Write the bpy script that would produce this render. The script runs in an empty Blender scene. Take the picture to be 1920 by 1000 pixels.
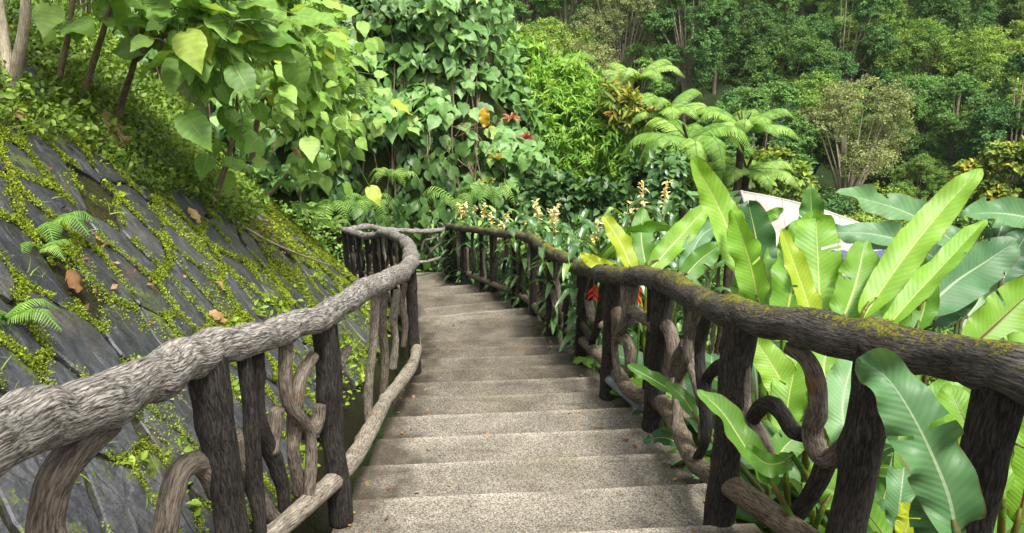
import bpy, math, random
import numpy as np
from mathutils import Vector, Matrix
R = math.radians
rng = np.random.default_rng(7); random.seed(7)
scene = bpy.context.scene

# ------------------------------------------------------------------ camera, world, sun, exposure
EYE = 1.54                                     # height of the lens above the step it stands over
F = 1400.0; PITCH = R(20)                      # focal length in photo pixels, downward pitch
cam_d = bpy.data.cameras.new('camera'); cam = bpy.data.objects.new('camera', cam_d)
scene.collection.objects.link(cam); scene.camera = cam
cam.location = (0, 0, EYE); cam.rotation_euler = (R(90) - PITCH, 0, 0)
cam_d.sensor_width = 36; cam_d.lens = F / 1920 * 36; cam_d.clip_start = 0.05; cam_d.clip_end = 2000
SUN_EL, SUN_AZ = R(64), R(150)                 # azimuth clockwise from +y: from behind the camera, a little to the right
world = bpy.data.worlds.new('World'); scene.world = world; world.use_nodes = True
wn = world.node_tree
bg = wn.nodes['Background']; sky = wn.nodes.new('ShaderNodeTexSky'); sky.sky_type = 'NISHITA'; sky.sun_disc = False
sky.sun_elevation = SUN_EL; sky.sun_rotation = SUN_AZ; sky.air_density = 1.0; sky.dust_density = 6.0; sky.ozone_density = 0.6
hs = wn.nodes.new('ShaderNodeHueSaturation'); hs.inputs['Saturation'].default_value = 0.35
wn.links.new(sky.outputs[0], hs.inputs['Color']); wn.links.new(hs.outputs[0], bg.inputs[0])
bg.inputs[1].default_value = 0.13
sun_d = bpy.data.lights.new('sun', 'SUN'); sun_d.energy = 3.2; sun_d.angle = R(11); sun_d.color = (1, .96, .88)
sun = bpy.data.objects.new('sun', sun_d); scene.collection.objects.link(sun)
sv = Vector((math.sin(SUN_AZ) * math.cos(SUN_EL), math.cos(SUN_AZ) * math.cos(SUN_EL), math.sin(SUN_EL)))
sun.rotation_euler = sv.to_track_quat('Z', 'Y').to_euler(); sun.location = (0, 0, 60)
scene.view_settings.view_transform = 'Standard'; scene.view_settings.look = 'None'
scene.view_settings.gamma = 1; scene.view_settings.use_curve_mapping = False
scene.view_settings.exposure = 0.86
scene.cycles.max_bounces = 6; scene.cycles.diffuse_bounces = 4; scene.cycles.transmission_bounces = 4
scene.cycles.glossy_bounces = 2; scene.cycles.transparent_max_bounces = 4
scene.cycles.sample_clamp_indirect = 6

# ------------------------------------------------------------------ helpers
SL = math.tan(R(15.34)); AL = math.atan(105 / F)
ca, sa = math.cos(AL), math.sin(AL)
def P(lat, fwd, z=0.0):                        # path coordinates -> world
    return np.array([lat * ca - fwd * sa, lat * sa + fwd * ca, z])
def zpath(y): return -SL * y                   # the line through the step nosings
def Q(lat, fwd, h=0.0):                        # point h above the stair slope
    p = P(lat, fwd); p[2] = zpath(p[1]) + h; return p
def ray(px, py):
    a = (px - 960) / F; b = (500 - py) / F
    return np.array([a, math.cos(PITCH) + b * math.sin(PITCH), -math.sin(PITCH) + b * math.cos(PITCH)])
CAM = np.array([0, 0, EYE])
def at(px, py, d): return CAM + ray(px, py) * d
def nrm(v):
    v = np.asarray(v, float); n = np.linalg.norm(v, axis=-1, keepdims=True); return v / np.maximum(n, 1e-9)

def hash3(i, seed):
    h = (i[..., 0].astype(np.int64) * 374761393 + i[..., 1].astype(np.int64) * 668265263 + i[..., 2].astype(np.int64) * 2147483647 + seed * 974711) & 0xffffffff
    h = ((h ^ (h >> 13)) * 1274126177) & 0xffffffff
    h = ((h ^ (h >> 16)) * 2246822519) & 0xffffffff
    return ((h ^ (h >> 15)) & 0xffff) / 65535.0
def vnoise(p, seed=0):                         # value noise, -1..1
    p = np.asarray(p, float); i = np.floor(p); f = p - i; f = f * f * (3 - 2 * f); r = 0
    for dx in (0, 1):
        for dy in (0, 1):
            for dz in (0, 1):
                w = (f[..., 0] if dx else 1 - f[..., 0]) * (f[..., 1] if dy else 1 - f[..., 1]) * (f[..., 2] if dz else 1 - f[..., 2])
                r = r + w * hash3(i + np.array([dx, dy, dz]), seed)
    return r * 2 - 1
def fbm(p, seed=0, oct=3):
    p = np.asarray(p, float); r = 0; a = 1; t = 0
    for k in range(oct):
        r = r + a * vnoise(p * 2 ** k, seed + k); t += a; a *= .5
    return r / t
def n2(x, y, f, seed=0, oct=3):
    x, y = np.broadcast_arrays(np.asarray(x, float), np.asarray(y, float))
    return fbm(np.stack([x * f, y * f, x * 0 + .37], -1), seed, oct)

class MB:                                      # collects vertices, quads and triangles; builds ONE mesh object
    def __init__(s): s.v = []; s.q = []; s.t = []; s.uv = []; s.ti = []; s.bk = []; s.n = 0
    def add(s, v, q=None, t=None, uv=None, tint=0.5, bark=None):
        v = np.asarray(v, float).reshape(-1, 3); m = len(v)
        if q is not None and len(q): s.q.append(np.asarray(q, np.int64).reshape(-1, 4) + s.n)
        if t is not None and len(t): s.t.append(np.asarray(t, np.int64).reshape(-1, 3) + s.n)
        s.v.append(v); s.uv.append(np.zeros((m, 2)) if uv is None else np.asarray(uv, float))
        s.ti.append(np.broadcast_to(np.asarray(tint, float), (m,)))
        s.bk.append(v if bark is None else np.asarray(bark, float)); s.n += m
    def mesh(s, name, mat, smooth=True):
        me = bpy.data.meshes.new(name)
        v = np.concatenate(s.v) if s.v else np.zeros((0, 3))
        q = np.concatenate(s.q) if s.q else np.zeros((0, 4), int); t = np.concatenate(s.t) if s.t else np.zeros((0, 3), int)
        me.vertices.add(len(v)); me.vertices.foreach_set('co', v.astype(np.float32).ravel())
        li = np.concatenate([q.ravel(), t.ravel()]).astype(np.int32)
        me.loops.add(len(li)); me.loops.foreach_set('vertex_index', li)
        st = np.concatenate([np.arange(len(q)) * 4, len(q) * 4 + np.arange(len(t)) * 3]).astype(np.int32)
        me.polygons.add(len(st)); me.polygons.foreach_set('loop_start', st)
        me.polygons.foreach_set('use_smooth', np.full(len(st), smooth))
        uvl = me.uv_layers.new(name='UVMap'); uvl.data.foreach_set('uv', np.concatenate(s.uv)[li].astype(np.float32).ravel())
        a = me.attributes.new('tint', 'FLOAT', 'POINT'); a.data.foreach_set('value', np.concatenate(s.ti).astype(np.float32))
        a = me.attributes.new('bark', 'FLOAT_VECTOR', 'POINT'); a.data.foreach_set('vector', np.concatenate(s.bk).astype(np.float32).ravel())
        me.update(calc_edges=True); me.validate()
        if mat: me.materials.append(mat)
        return me
    def build(s, name, mat, parent=None, smooth=True):
        o = bpy.data.objects.new(name, s.mesh(name, mat, smooth)); scene.collection.objects.link(o)
        if parent is not None:
            o.parent = parent; o.matrix_parent_inverse = parent.matrix_basis.inverted()
        return o
def tag(o, label, cat, group=None, kind=None):
    if label: o['label'] = label
    if cat: o['category'] = cat
    if group: o['group'] = group
    if kind: o['kind'] = kind
    return o
def struct(o): o['kind'] = 'structure'; return o
def thing(name, label, cat, loc=(0, 0, 0), group=None):
    o = bpy.data.objects.new(name, None); scene.collection.objects.link(o); o.location = tuple(float(c) for c in loc)
    o.empty_display_size = .2
    return tag(o, label, cat, group)
def copy_tree(root, loc, rz, sc, label=None, group=None):
    r = root.copy(); scene.collection.objects.link(r)
    r.location = tuple(float(c) for c in loc); r.rotation_euler = (0, 0, rz); r.scale = (sc[0], sc[1], sc[2])
    if label: r['label'] = label
    if group: r['group'] = group
    for ch in list(root.children):
        c = ch.copy(); scene.collection.objects.link(c); c.parent = r
    return r

def catmull(pts, n):
    p = np.asarray(pts, float); p = np.vstack([2 * p[0] - p[1], p, 2 * p[-1] - p[-2]]); out = []
    m = len(p) - 3; u = np.linspace(0, m, n); k = np.minimum(u.astype(int), m - 1); t = (u - k)[:, None]
    a, b, c, d = p[k], p[k + 1], p[k + 2], p[k + 3]
    return .5 * (2 * b + (c - a) * t + (2 * a - 5 * b + 4 * c - d) * t ** 2 + (3 * b - a - 3 * c + d) * t ** 3)
def resample(p, step):
    d = np.concatenate([[0], np.cumsum(np.linalg.norm(np.diff(p, axis=0), axis=1))]); n = max(4, int(d[-1] / step) + 1)
    s = np.linspace(0, d[-1], n); return np.stack([np.interp(s, d, p[:, i]) for i in range(p.shape[1])], 1), s
def tube(mb, pts, r, step=.03, ring=14, lump=.1, fine=.04, seed=0, knots=0, cap=True, tint=.5, dense=True):
    pts = np.asarray(pts, float); r = np.broadcast_to(np.asarray(r, float), (len(pts),))
    c4 = np.column_stack([pts, r]); c4 = catmull(c4, max(8, len(pts) * 12)) if len(pts) > 2 else c4
    c4, s = resample(c4, step); c = c4[:, :3]; rr = np.maximum(c4[:, 3], 1e-4); n = len(c)
    T = nrm(np.gradient(c, axis=0)); up = np.array([0, 0, 1.]) if abs(T[0, 2]) < .9 else np.array([1., 0, 0])
    X = np.zeros_like(T); x = nrm(np.cross(up, T[0]))
    for i in range(n):
        x = nrm(x - T[i] * x.dot(T[i])); X[i] = x
    Y = np.cross(T, X); a = np.linspace(0, 2 * np.pi, ring, endpoint=False)
    cs, sn = np.cos(a), np.sin(a)
    bk = np.stack([np.outer(rr, cs), np.outer(rr, sn), np.repeat(s[:, None], ring, 1)], -1)
    q = np.stack([bk[..., 0] * 9 , bk[..., 1] * 9, bk[..., 2] * 5], -1)
    f = 1 + lump * fbm(q + seed * 7.3, seed, 2)
    if fine: f = f + fine * fbm(np.stack([bk[..., 0] * 42, bk[..., 1] * 42, bk[..., 2] * 6], -1) + seed, seed + 5, 3)
    g = random.Random(seed * 13 + 1)
    for k in range(knots):
        ks, ka = g.uniform(.05, .95) * s[-1], g.uniform(0, 6.28); w = g.uniform(.5, 1.0) * rr.mean()
        dd = ((s[:, None] - ks) / w) ** 2 + ((((a[None] - ka + np.pi) % (2 * np.pi)) - np.pi) * rr.mean() / w) ** 2
        f = f + g.uniform(.1, .27) * np.exp(-dd * 1.2)
    V = c[:, None] + X[:, None] * (bk[..., 0] * f)[..., None] + Y[:, None] * (bk[..., 1] * f)[..., None]
    i = np.arange(n - 1)[:, None] * ring; j = np.arange(ring)[None]; j2 = (j + 1) % ring
    quads = np.stack([i + j, i + j2, i + ring + j2, i + ring + j], -1).reshape(-1, 4)
    V = V.reshape(-1, 3); tris = None; bk = bk.reshape(-1, 3) + np.array([seed * 1.7, seed * .9, seed * 3.1])
    if cap:
        V = np.vstack([V, c[0] - T[0] * rr[0] * .15, c[-1] + T[-1] * rr[-1] * .15]); bk = np.vstack([bk, bk[0], bk[-1]])
        j = np.arange(ring); j2 = (j + 1) % ring
        tris = np.vstack([np.stack([j2, j, np.full(ring, n * ring)], 1), np.stack([(n - 1) * ring + j, (n - 1) * ring + j2, np.full(ring, n * ring + 1)], 1)])
    mb.add(V, quads, tris, tint=tint, bark=bk)
def surf(mb, fn, u, v, tint=.5):               # grid of fn(U,V) -> points
    U, V = np.meshgrid(u, v, indexing='ij'); p = fn(U, V); n, m = U.shape
    i = np.arange(n - 1)[:, None] * m; j = np.arange(m - 1)[None]
    q = np.stack([i + j, i + m + j, i + m + j + 1, i + j + 1], -1).reshape(-1, 4)
    mb.add(p.reshape(-1, 3), q, uv=np.stack([U, V], -1).reshape(-1, 2), tint=tint)

# leaf templates: x along the leaf 0..1, y across, z out of the leaf
def leaf_t(rows, fold=.25, droop=.15):
    v = []; 
    for u, w in rows: v += [(u, -w, fold * w - droop * u * u), (u, 0, -droop * u * u), (u, w, fold * w - droop * u * u)]
    n = len(rows); q = []
    for i in range(n - 1):
        b = i * 3; q += [(b, b + 1, b + 4, b + 3), (b + 1, b + 2, b + 5, b + 4)]
    uv = [(u, .5 + .5 * k) for u, w in rows for k in (-1, 0, 1)]
    return np.array(v, float), np.array(q), np.array(uv)
T_HEART = leaf_t([(-.04, .12), (.05, .36), (.3, .46), (.6, .34), (.85, .13), (1, .015)], .3, .22)
T_OVATE = leaf_t([(0, .03), (.25, .24), (.5, .3), (.78, .18), (1, .01)], .3, .2)
T_LANCE = leaf_t([(0, .015), (.35, .09), (.7, .06), (1, .005)], .25, .35)
T_STRAP = leaf_t([(0, .03), (.3, .13), (.6, .14), (.85, .08), (1, .01)], .3, .3)
T_CARD = (np.array([(0, 0, 0), (.5, -.33, .08), (1, 0, -.12), (.5, .33, .08)], float), np.array([(0, 1, 2, 3)]), np.array([(0, .5), (.5, 0), (1, .5), (.5, 1)], float))
T_GRASS = (np.array([(0, -.03, 0), (0, .03, 0), (.5, .025, .0), (.5, -.025, .0), (1, 0, -.25)], float), None, np.array([(0, 0), (0, 1), (.5, 1), (.5, 0), (1, .5)], float))
def scatter(mb, tm, pos, axis, nor, size, tint):
    v, q, uv = tm; pos = np.asarray(pos, float); N = len(pos); x = nrm(axis); nor = np.broadcast_to(np.asarray(nor, float), x.shape)
    z = nor - x * np.sum(nor * x, -1, keepdims=True); z = nrm(z); y = np.cross(z, x); s = np.broadcast_to(np.asarray(size, float), (N,))[:, None, None]
    V = pos[:, None] + s * (v[None, :, 0:1] * x[:, None] + v[None, :, 1:2] * y[:, None] + v[None, :, 2:3] * z[:, None])
    off = (np.arange(N) * len(v))[:, None, None]
    tt = np.repeat(np.broadcast_to(np.asarray(tint, float), (N,)), len(v))
    if q is None:
        Qd = (np.array([[0, 1, 2, 3]])[None] + off).reshape(-1, 4); Tr = (np.array([[3, 2, 4]])[None] + off).reshape(-1, 3)
    else: Qd, Tr = (q[None] + off).reshape(-1, 4), None
    mb.add(V.reshape(-1, 3), Qd, Tr, uv=np.tile(uv, (N, 1)), tint=tt)
def rdir(n, up=0., spread=1.):
    d = rng.normal(size=(n, 3)) * spread; d[:, 2] += up; return nrm(d)

# ------------------------------------------------------------------ materials
def new_mat(name):
    m = bpy.data.materials.new(name); m.use_nodes = True; nt = m.node_tree
    for n in list(nt.nodes): nt.nodes.remove(n)
    return m, nt, nt.nodes, nt.links
class G:
    def __init__(s, name):
        s.m, s.nt, s.N, s.L = new_mat(name); s.out = s.N.new('ShaderNodeOutputMaterial')
    def n(s, t, **kw):
        x = s.N.new('ShaderNode' + t)
        for k, v in kw.items(): setattr(x, k, v)
        return x
    def l(s, a, b): s.L.new(a, b)
    def attr(s, name, vec=False): a = s.n('Attribute', attribute_name=name); return a.outputs['Vector' if vec else 'Fac']
    def pos(s): return s.n('NewGeometry').outputs['Position']
    def obj(s): return s.n('TexCoord').outputs['Object']
    def mapping(s, v, sc):
        m = s.n('Mapping'); s.l(v, m.inputs['Vector']); m.inputs['Scale'].default_value = sc; return m.outputs[0]
    def noise(s, v, scale, detail=4, rough=.55, dist=0.):
        n = s.n('TexNoise'); s.l(v, n.inputs['Vector']); n.inputs['Scale'].default_value = scale
        n.inputs['Detail'].default_value = detail; n.inputs['Roughness'].default_value = rough; n.inputs['Distortion'].default_value = dist
        return n.outputs['Fac']
    def voro(s, v, scale, feat='F1', out='Distance'):
        n = s.n('TexVoronoi', feature=feat); s.l(v, n.inputs['Vector']); n.inputs['Scale'].default_value = scale; return n.outputs[out]
    def ramp(s, f, stops, interp='LINEAR'):
        r = s.n('ValToRGB'); s.l(f, r.inputs[0]); cr = r.color_ramp; cr.interpolation = interp
        while len(cr.elements) > 1: cr.elements.remove(cr.elements[-1])
        cr.elements[0].position = stops[0][0]
        def col(c): return (c, c, c, 1) if isinstance(c, (int, float)) else (*c, 1)
        cr.elements[0].color = col(stops[0][1])
        for p, c in stops[1:]: cr.elements.new(p).color = col(c)
        return r.outputs[0]
    def mix(s, f, a, b, mode='MIX'):
        m = s.n('MixRGB', blend_type=mode)
        for k, (sock, v) in enumerate(((m.inputs[0], f), (m.inputs[1], a), (m.inputs[2], b))):
            if hasattr(v, 'links'): s.l(v, sock)
            elif isinstance(v, (int, float)): sock.default_value = v if k == 0 else (v, v, v, 1)
            else: sock.default_value = (*v, 1)
        return m.outputs[0]
    def math(s, op, a, b=0., clamp=False):
        m = s.n('Math', operation=op, use_clamp=clamp)
        for sock, v in ((m.inputs[0], a), (m.inputs[1], b)):
            if hasattr(v, 'links'): s.l(v, sock)
            else: sock.default_value = v
        return m.outputs[0]
    def sep(s, v): x = s.n('SeparateXYZ'); s.l(v, x.inputs[0]); return x.outputs
    def bump(s, h, strength=.5, dist=.01):
        b = s.n('Bump'); s.l(h, b.inputs['Height']); b.inputs['Strength'].default_value = strength; b.inputs['Distance'].default_value = dist; return b.outputs[0]
    def bsdf(s, col, rough=.6, bump=None, spec=.4, transl=0., tcol=None):
        p = s.n('BsdfPrincipled')
        if hasattr(col, 'links'): s.l(col, p.inputs['Base Color'])
        else: p.inputs['Base Color'].default_value = (*col, 1)
        if hasattr(rough, 'links'): s.l(rough, p.inputs['Roughness'])
        else: p.inputs['Roughness'].default_value = rough
        p.inputs['Specular IOR Level'].default_value = spec
        if bump is not None: s.l(bump, p.inputs['Normal'])
        o = p.outputs[0]
        if transl:
            t = s.n('BsdfTranslucent'); c = tcol if tcol is not None else col
            if hasattr(c, 'links'): s.l(c, t.inputs['Color'])
            else: t.inputs['Color'].default_value = (*c, 1)
            mx = s.n('MixShader'); mx.inputs[0].default_value = transl; s.l(o, mx.inputs[1]); s.l(t.outputs[0], mx.inputs[2]); o = mx.outputs[0]
        s.l(o, s.out.inputs['Surface']); return s.m
def leaf_mat(name, stops, rough=.42, transl=.3, spec=.45, var=.25, vein=0, midrib=None, rib_w=.03, ovar=.13, vb=.2, tcm=(1.5, 1.35, .55), age=0):
    g = G(name); t = g.attr('tint'); c = g.ramp(t, stops)
    nz = g.noise(g.obj(), 9, 2); c = g.mix(1., c, g.ramp(nz, [(.3, 1 - var), (.7, 1 + var)]), 'MULTIPLY')
    oi = g.n('ObjectInfo'); c = g.mix(1., c, g.ramp(oi.outputs['Random'], [(0, (1 - ovar * 1.3, 1 - ovar, 1 - ovar * .6)), (1, (1 + ovar * 1.2, 1 + ovar, 1 + ovar * .5))]), 'MULTIPLY')
    bp = None
    if vein:
        uv = g.sep(g.n('UVMap').outputs[0]); av = g.math('ABSOLUTE', g.math('SUBTRACT', uv[1], .5))
        ph = g.math('MULTIPLY', g.math('SUBTRACT', uv[0], g.math('MULTIPLY', av, .16)), vein)
        w = g.math('SINE', ph); w01 = g.math('ADD', g.math('MULTIPLY', w, .5), .5)
        nv = g.noise(g.mapping(g.n('UVMap').outputs[0], (vein * .11, .6, 1)), 3, 2)
        c = g.mix(1., c, g.ramp(g.mix(.6, w01, nv), [(.25, .92), (.75, 1.06)]), 'MULTIPLY')
        rib = g.math('LESS_THAN', av, g.math('MULTIPLY', g.math('SUBTRACT', 1.15, uv[0]), rib_w))
        c = g.mix(rib, c, midrib or (.42, .5, .2))
        if age:
            ed = g.math('ADD', g.math('MULTIPLY', av, 2.), g.math('MULTIPLY', g.math('SUBTRACT', g.noise(g.obj(), 11, 4, .7), .5), .5))
            c = g.mix(g.ramp(ed, [(.98, 0.), (1.06, .85)]), c, (.16, .1, .03))
            c = g.mix(g.ramp(g.noise(g.obj(), 34, 4, .7), [(.69, 0.), (.75, .7)]), c, (.2, .16, .05))
            c = g.mix(g.ramp(g.noise(g.obj(), 3.2, 3), [(.42, 0.), (.7, .35)]), c, g.mix(1., c, (.62, .78, .7), 'MULTIPLY'))
        bp = g.bump(g.mix(.5, w01, g.math('ADD', nv, rib)), vb, .006)
    tc = g.mix(1., c, tcm, 'MULTIPLY')
    return g.bsdf(c, rough, bp, spec, transl, tc)
M = {}
M['vine'] = leaf_mat('vine_leaf', [(0, (.045, .11, .022)), (.35, (.1, .22, .05)), (.75, (.2, .36, .11)), (.93, (.28, .45, .13)), (1, (.5, .32, .03))], .5, .28)
M['bigleaf'] = leaf_mat('broad_leaf', [(0, (.09, .19, .03)), (.4, (.2, .37, .06)), (.8, (.33, .5, .13)), (.93, (.42, .48, .05)), (1, (.36, .46, .06))], .45, .38, .3, .2, 42, (.34, .42, .14), .016, vb=.3)
M['willow'] = leaf_mat('narrow_leaf', [(0, (.08, .2, .02)), (.5, (.19, .38, .04)), (1, (.33, .5, .07))], .5, .35)
M['croton'] = leaf_mat('croton_leaf', [(0, (.06, .13, .02)), (.5, (.2, .28, .03)), (.8, (.38, .36, .05)), (1, (.45, .25, .06))], .45, .25)
M['fern'] = leaf_mat('fern_leaf', [(0, (.075, .18, .022)), (.5, (.19, .36, .055)), (1, (.35, .49, .13))], .55, .35)
M['ginger'] = leaf_mat('ginger_leaf', [(0, (.03, .085, .022)), (.5, (.075, .17, .045)), (.85, (.14, .27, .08)), (1, (.26, .4, .06))], .36, .2, .6)
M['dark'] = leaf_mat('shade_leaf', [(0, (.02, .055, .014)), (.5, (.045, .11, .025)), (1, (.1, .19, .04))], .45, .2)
M['bank'] = leaf_mat('weed_leaf', [(0, (.05, .1, .012)), (.5, (.15, .25, .025)), (1, (.3, .42, .05))], .6, .25)
M['moss'] = leaf_mat('moss_green', [(0, (.065, .095, .01)), (.5, (.17, .235, .018)), (.85, (.3, .38, .032)), (1, (.2, .12, .05))], .8, .15, .15)
M['paddle'] = leaf_mat('paddle_leaf', [(0, (.035, .1, .035)), (.3, (.07, .18, .045)), (.6, (.16, .34, .035)), (.85, (.27, .45, .06)), (1, (.4, .46, .02))], .46, .38, .4, .12, 150, (.48, .52, .16), age=1)
M['paddle_red'] = leaf_mat('paddle_leaf_red_rib', [(0, (.035, .1, .035)), (.6, (.15, .32, .03)), (1, (.3, .46, .05))], .46, .4, .4, .12, 150, (.12, .035, .02), .028, age=1)
M['paddle_blue'] = leaf_mat('paddle_leaf_waxy', [(0, (.035, .1, .04)), (.5, (.09, .2, .08)), (1, (.19, .33, .15))], .5, .22, .4, .12, 150, (.3, .38, .22), age=1)
M['flower'] = leaf_mat('ginger_flower', [(0, (.72, .56, .14)), (.5, (.86, .77, .36)), (1, (.92, .88, .6))], .5, .3, .3, .1, tcm=(1, 1, 1))
M['redflower'] = leaf_mat('red_bract', [(0, (.5, .015, .01)), (1, (.75, .05, .02))], .4, .2, .5, .1)
M['pink'] = leaf_mat('pink_bract', [(0, (.2, .025, .035)), (.5, (.3, .1, .07)), (1, (.4, .24, .13))], .45, .25, .4, .1)
M['dry'] = leaf_mat('dry_leaf', [(0, (.1, .05, .022)), (.5, (.26, .16, .07)), (1, (.42, .32, .15))], .75, .15, .2, .3)
for i, st in enumerate([
    [(0, (.02, .05, .013)), (.5, (.05, .105, .022)), (1, (.1, .17, .035))],
    [(0, (.03, .065, .014)), (.5, (.075, .135, .026)), (1, (.14, .21, .045))],
    [(0, (.022, .06, .018)), (.5, (.055, .125, .032)), (1, (.1, .19, .05))],
    [(0, (.04, .08, .014)), (.5, (.09, .16, .026)), (1, (.16, .24, .04))],
    [(0, (.04, .06, .03)), (.5, (.095, .125, .05)), (1, (.17, .2, .09))]]):
    M['forest%d' % i] = leaf_mat('forest_leaf', [(q, tuple(min(.6, 2.1 * c * f) for c, f in zip(col, (1.12, 1, .9)))) for q, col in st], .6, .22, .25, .22, ovar=.34)
g = G('far_yellow'); M['yellow'] = leaf_mat('yellow_leaf', [(0, (.06, .12, .02)), (.55, (.16, .24, .03)), (.8, (.3, .32, .03)), (1, (.55, .42, .03))], .55, .25)

def bark_mat(name, dark, mid, light, moss=None, moss_lo=.5, fiss=1., rough=.85, patch=None, rustscale=3., bumpd=.012):
    g = G(name); b = g.attr('bark', True)
    w = g.noise(g.mapping(b, (1, 1, 1)), 14, 2)
    fb = g.n('VectorMath', operation='ADD'); sc = g.n('VectorMath', operation='SCALE'); sc.inputs['Scale'].default_value = .02
    nz = g.n('TexNoise'); g.l(b, nz.inputs['Vector']); nz.inputs['Scale'].default_value = 12; nz.inputs['Detail'].default_value = 2
    g.l(nz.outputs['Color'], sc.inputs[0]); g.l(b, fb.inputs[0]); g.l(sc.outputs[0], fb.inputs[1])
    f1 = g.noise(g.mapping(fb.outputs[0], (150, 150, 17)), 1.0, 6, .66)
    f2 = g.voro(g.mapping(fb.outputs[0], (120, 120, 18)), 1.0, 'DISTANCE_TO_EDGE')
    f2r = g.ramp(f2, [(.0, 0.), (.22, 1.)])
    h = g.mix(.1, f1, f2r, 'MIX')
    c = g.ramp(h, [(.33, dark), (.46, mid), (.62, light)])
    c = g.mix(1., c, g.ramp(g.noise(b, 6, 5, .65), [(.3, .55), (.5, 1.), (.7, 1.3)]), 'MULTIPLY')
    c = g.mix(g.ramp(g.noise(b, 160, 2), [(.6, 0.), (.75, .5)]), c, light)
    if patch: c = g.mix(g.ramp(g.noise(b, rustscale, 4, .6), [(.62, 0.), (.72, .75)]), c, patch)
    hh = h
    if moss:
        nz_ = g.sep(g.n('NewGeometry').outputs['Normal'])[2]
        a = g.math('ADD', g.math('MULTIPLY', g.noise(b, 55, 5, .7), 1.0), g.math('MULTIPLY', g.noise(b, 5, 2), .45))
        a = g.math('ADD', a, g.math('MULTIPLY', nz_, .28))
        mk = g.ramp(a, [(moss_lo, 0.), (moss_lo + .07, 1.)])
        mc = g.ramp(g.noise(b, 120, 3), [(.3, moss[0]), (.7, moss[1])])
        c = g.mix(mk, c, mc); hh = g.mix(mk, h, g.math('ADD', g.noise(b, 190, 3), .4))
    return g.bsdf(c, rough, g.bump(hh, fiss, bumpd), .25)
M['rail_grey'] = bark_mat('grey_bark', (.018, .016, .014), (.13, .118, .102), (.42, .39, .345), ((.08, .085, .02), (.18, .18, .04)), 1.02)
M['rail_dark'] = bark_mat('dark_mossy_bark', (.012, .011, .01), (.05, .044, .038), (.13, .115, .1), ((.1, .1, .008), (.26, .25, .03)), .93)
M['post'] = bark_mat('dark_post_bark', (.006, .005, .0045), (.019, .016, .014), (.06, .051, .043))
M['branch'] = bark_mat('brown_branch_bark', (.03, .024, .019), (.11, .088, .068), (.24, .2, .155), None, .5, 1., .85, (.2, .09, .035), 4.)
M['lower'] = bark_mat('pale_lower_bark', (.05, .04, .032), (.2, .17, .13), (.42, .37, .29), None, .5, 1., .85)
M['lower_r'] = bark_mat('brown_lower_bark', (.025, .02, .015), (.11, .085, .06), (.25, .2, .145), None, .5, 1., .85)
M['trunk'] = bark_mat('pale_trunk', (.14, .11, .08), (.3, .25, .18), (.45, .4, .3), None, .5, .4, .8)
M['stem'] = bark_mat('brown_stem', (.06, .045, .03), (.15, .11, .07), (.26, .2, .13), None, .5, .4, .8)
M['green_stem'] = bark_mat('green_stem', (.05, .1, .02), (.1, .18, .04), (.16, .25, .06), None, .5, .1, .5)
M['fern_trunk'] = bark_mat('fern_trunk', (.012, .009, .006), (.045, .03, .02), (.1, .07, .045), None, .5, .8, .9)
# steps: washed aggregate
g = G('washed_aggregate'); p = g.pos(); t = g.attr('tint')
sp = g.voro(p, 190, 'F1', 'Color'); spv = g.sep(sp)[0]
fine = g.noise(p, 330, 2, .6)
c = g.ramp(g.mix(.42, spv, fine), [(.2, (.07, .061, .046)), (.42, (.165, .147, .115)), (.58, (.25, .225, .18)), (.85, (.4, .37, .31))])
c = g.mix(1., c, g.ramp(g.noise(p, 2.6, 5, .6), [(.3, .72), (.65, 1.12)]), 'MULTIPLY')
c = g.mix(g.ramp(g.noise(p, 1.7, 5, .65), [(.52, 0.), (.7, .45)]), c, (.1, .09, .045))
c = g.mix(g.ramp(g.noise(g.mapping(p, (1, 3.5, 1)), 1.3, 6, .7), [(.57, 0.), (.66, .5)]), c, (.075, .062, .045))
c = g.mix(g.ramp(g.voro(p, 26), [(.05, .8), (.08, 0.)]), c, (.07, .055, .04))
uvs = g.sep(g.n('UVMap').outputs[0])
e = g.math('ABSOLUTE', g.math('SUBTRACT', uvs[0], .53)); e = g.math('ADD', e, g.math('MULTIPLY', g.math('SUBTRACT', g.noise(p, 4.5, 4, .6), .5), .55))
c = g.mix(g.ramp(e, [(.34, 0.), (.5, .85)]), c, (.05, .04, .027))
wet = g.ramp(g.math('ADD', t, g.math('MULTIPLY', g.math('SUBTRACT', g.noise(p, 3, 4), .5), .7)), [(.25, (.36, .33, .29)), (.75, (1., 1., 1.))])
c = g.mix(1., c, wet, 'MULTIPLY')
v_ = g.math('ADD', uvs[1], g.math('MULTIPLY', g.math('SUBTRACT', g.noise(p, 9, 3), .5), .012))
c = g.mix(1., c, g.ramp(v_, [(.3, .8), (.4, .95), (.57, 1.0), (.615, 1.3), (.66, 1.35), (.72, .8)]), 'MULTIPLY')  # paints the riser's shade onto the tread behind the nosing; nosing line brightened
M['step'] = g.bsdf(c, .85, g.bump(g.mix(.5, spv, fine), .5, .004), .25)
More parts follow.
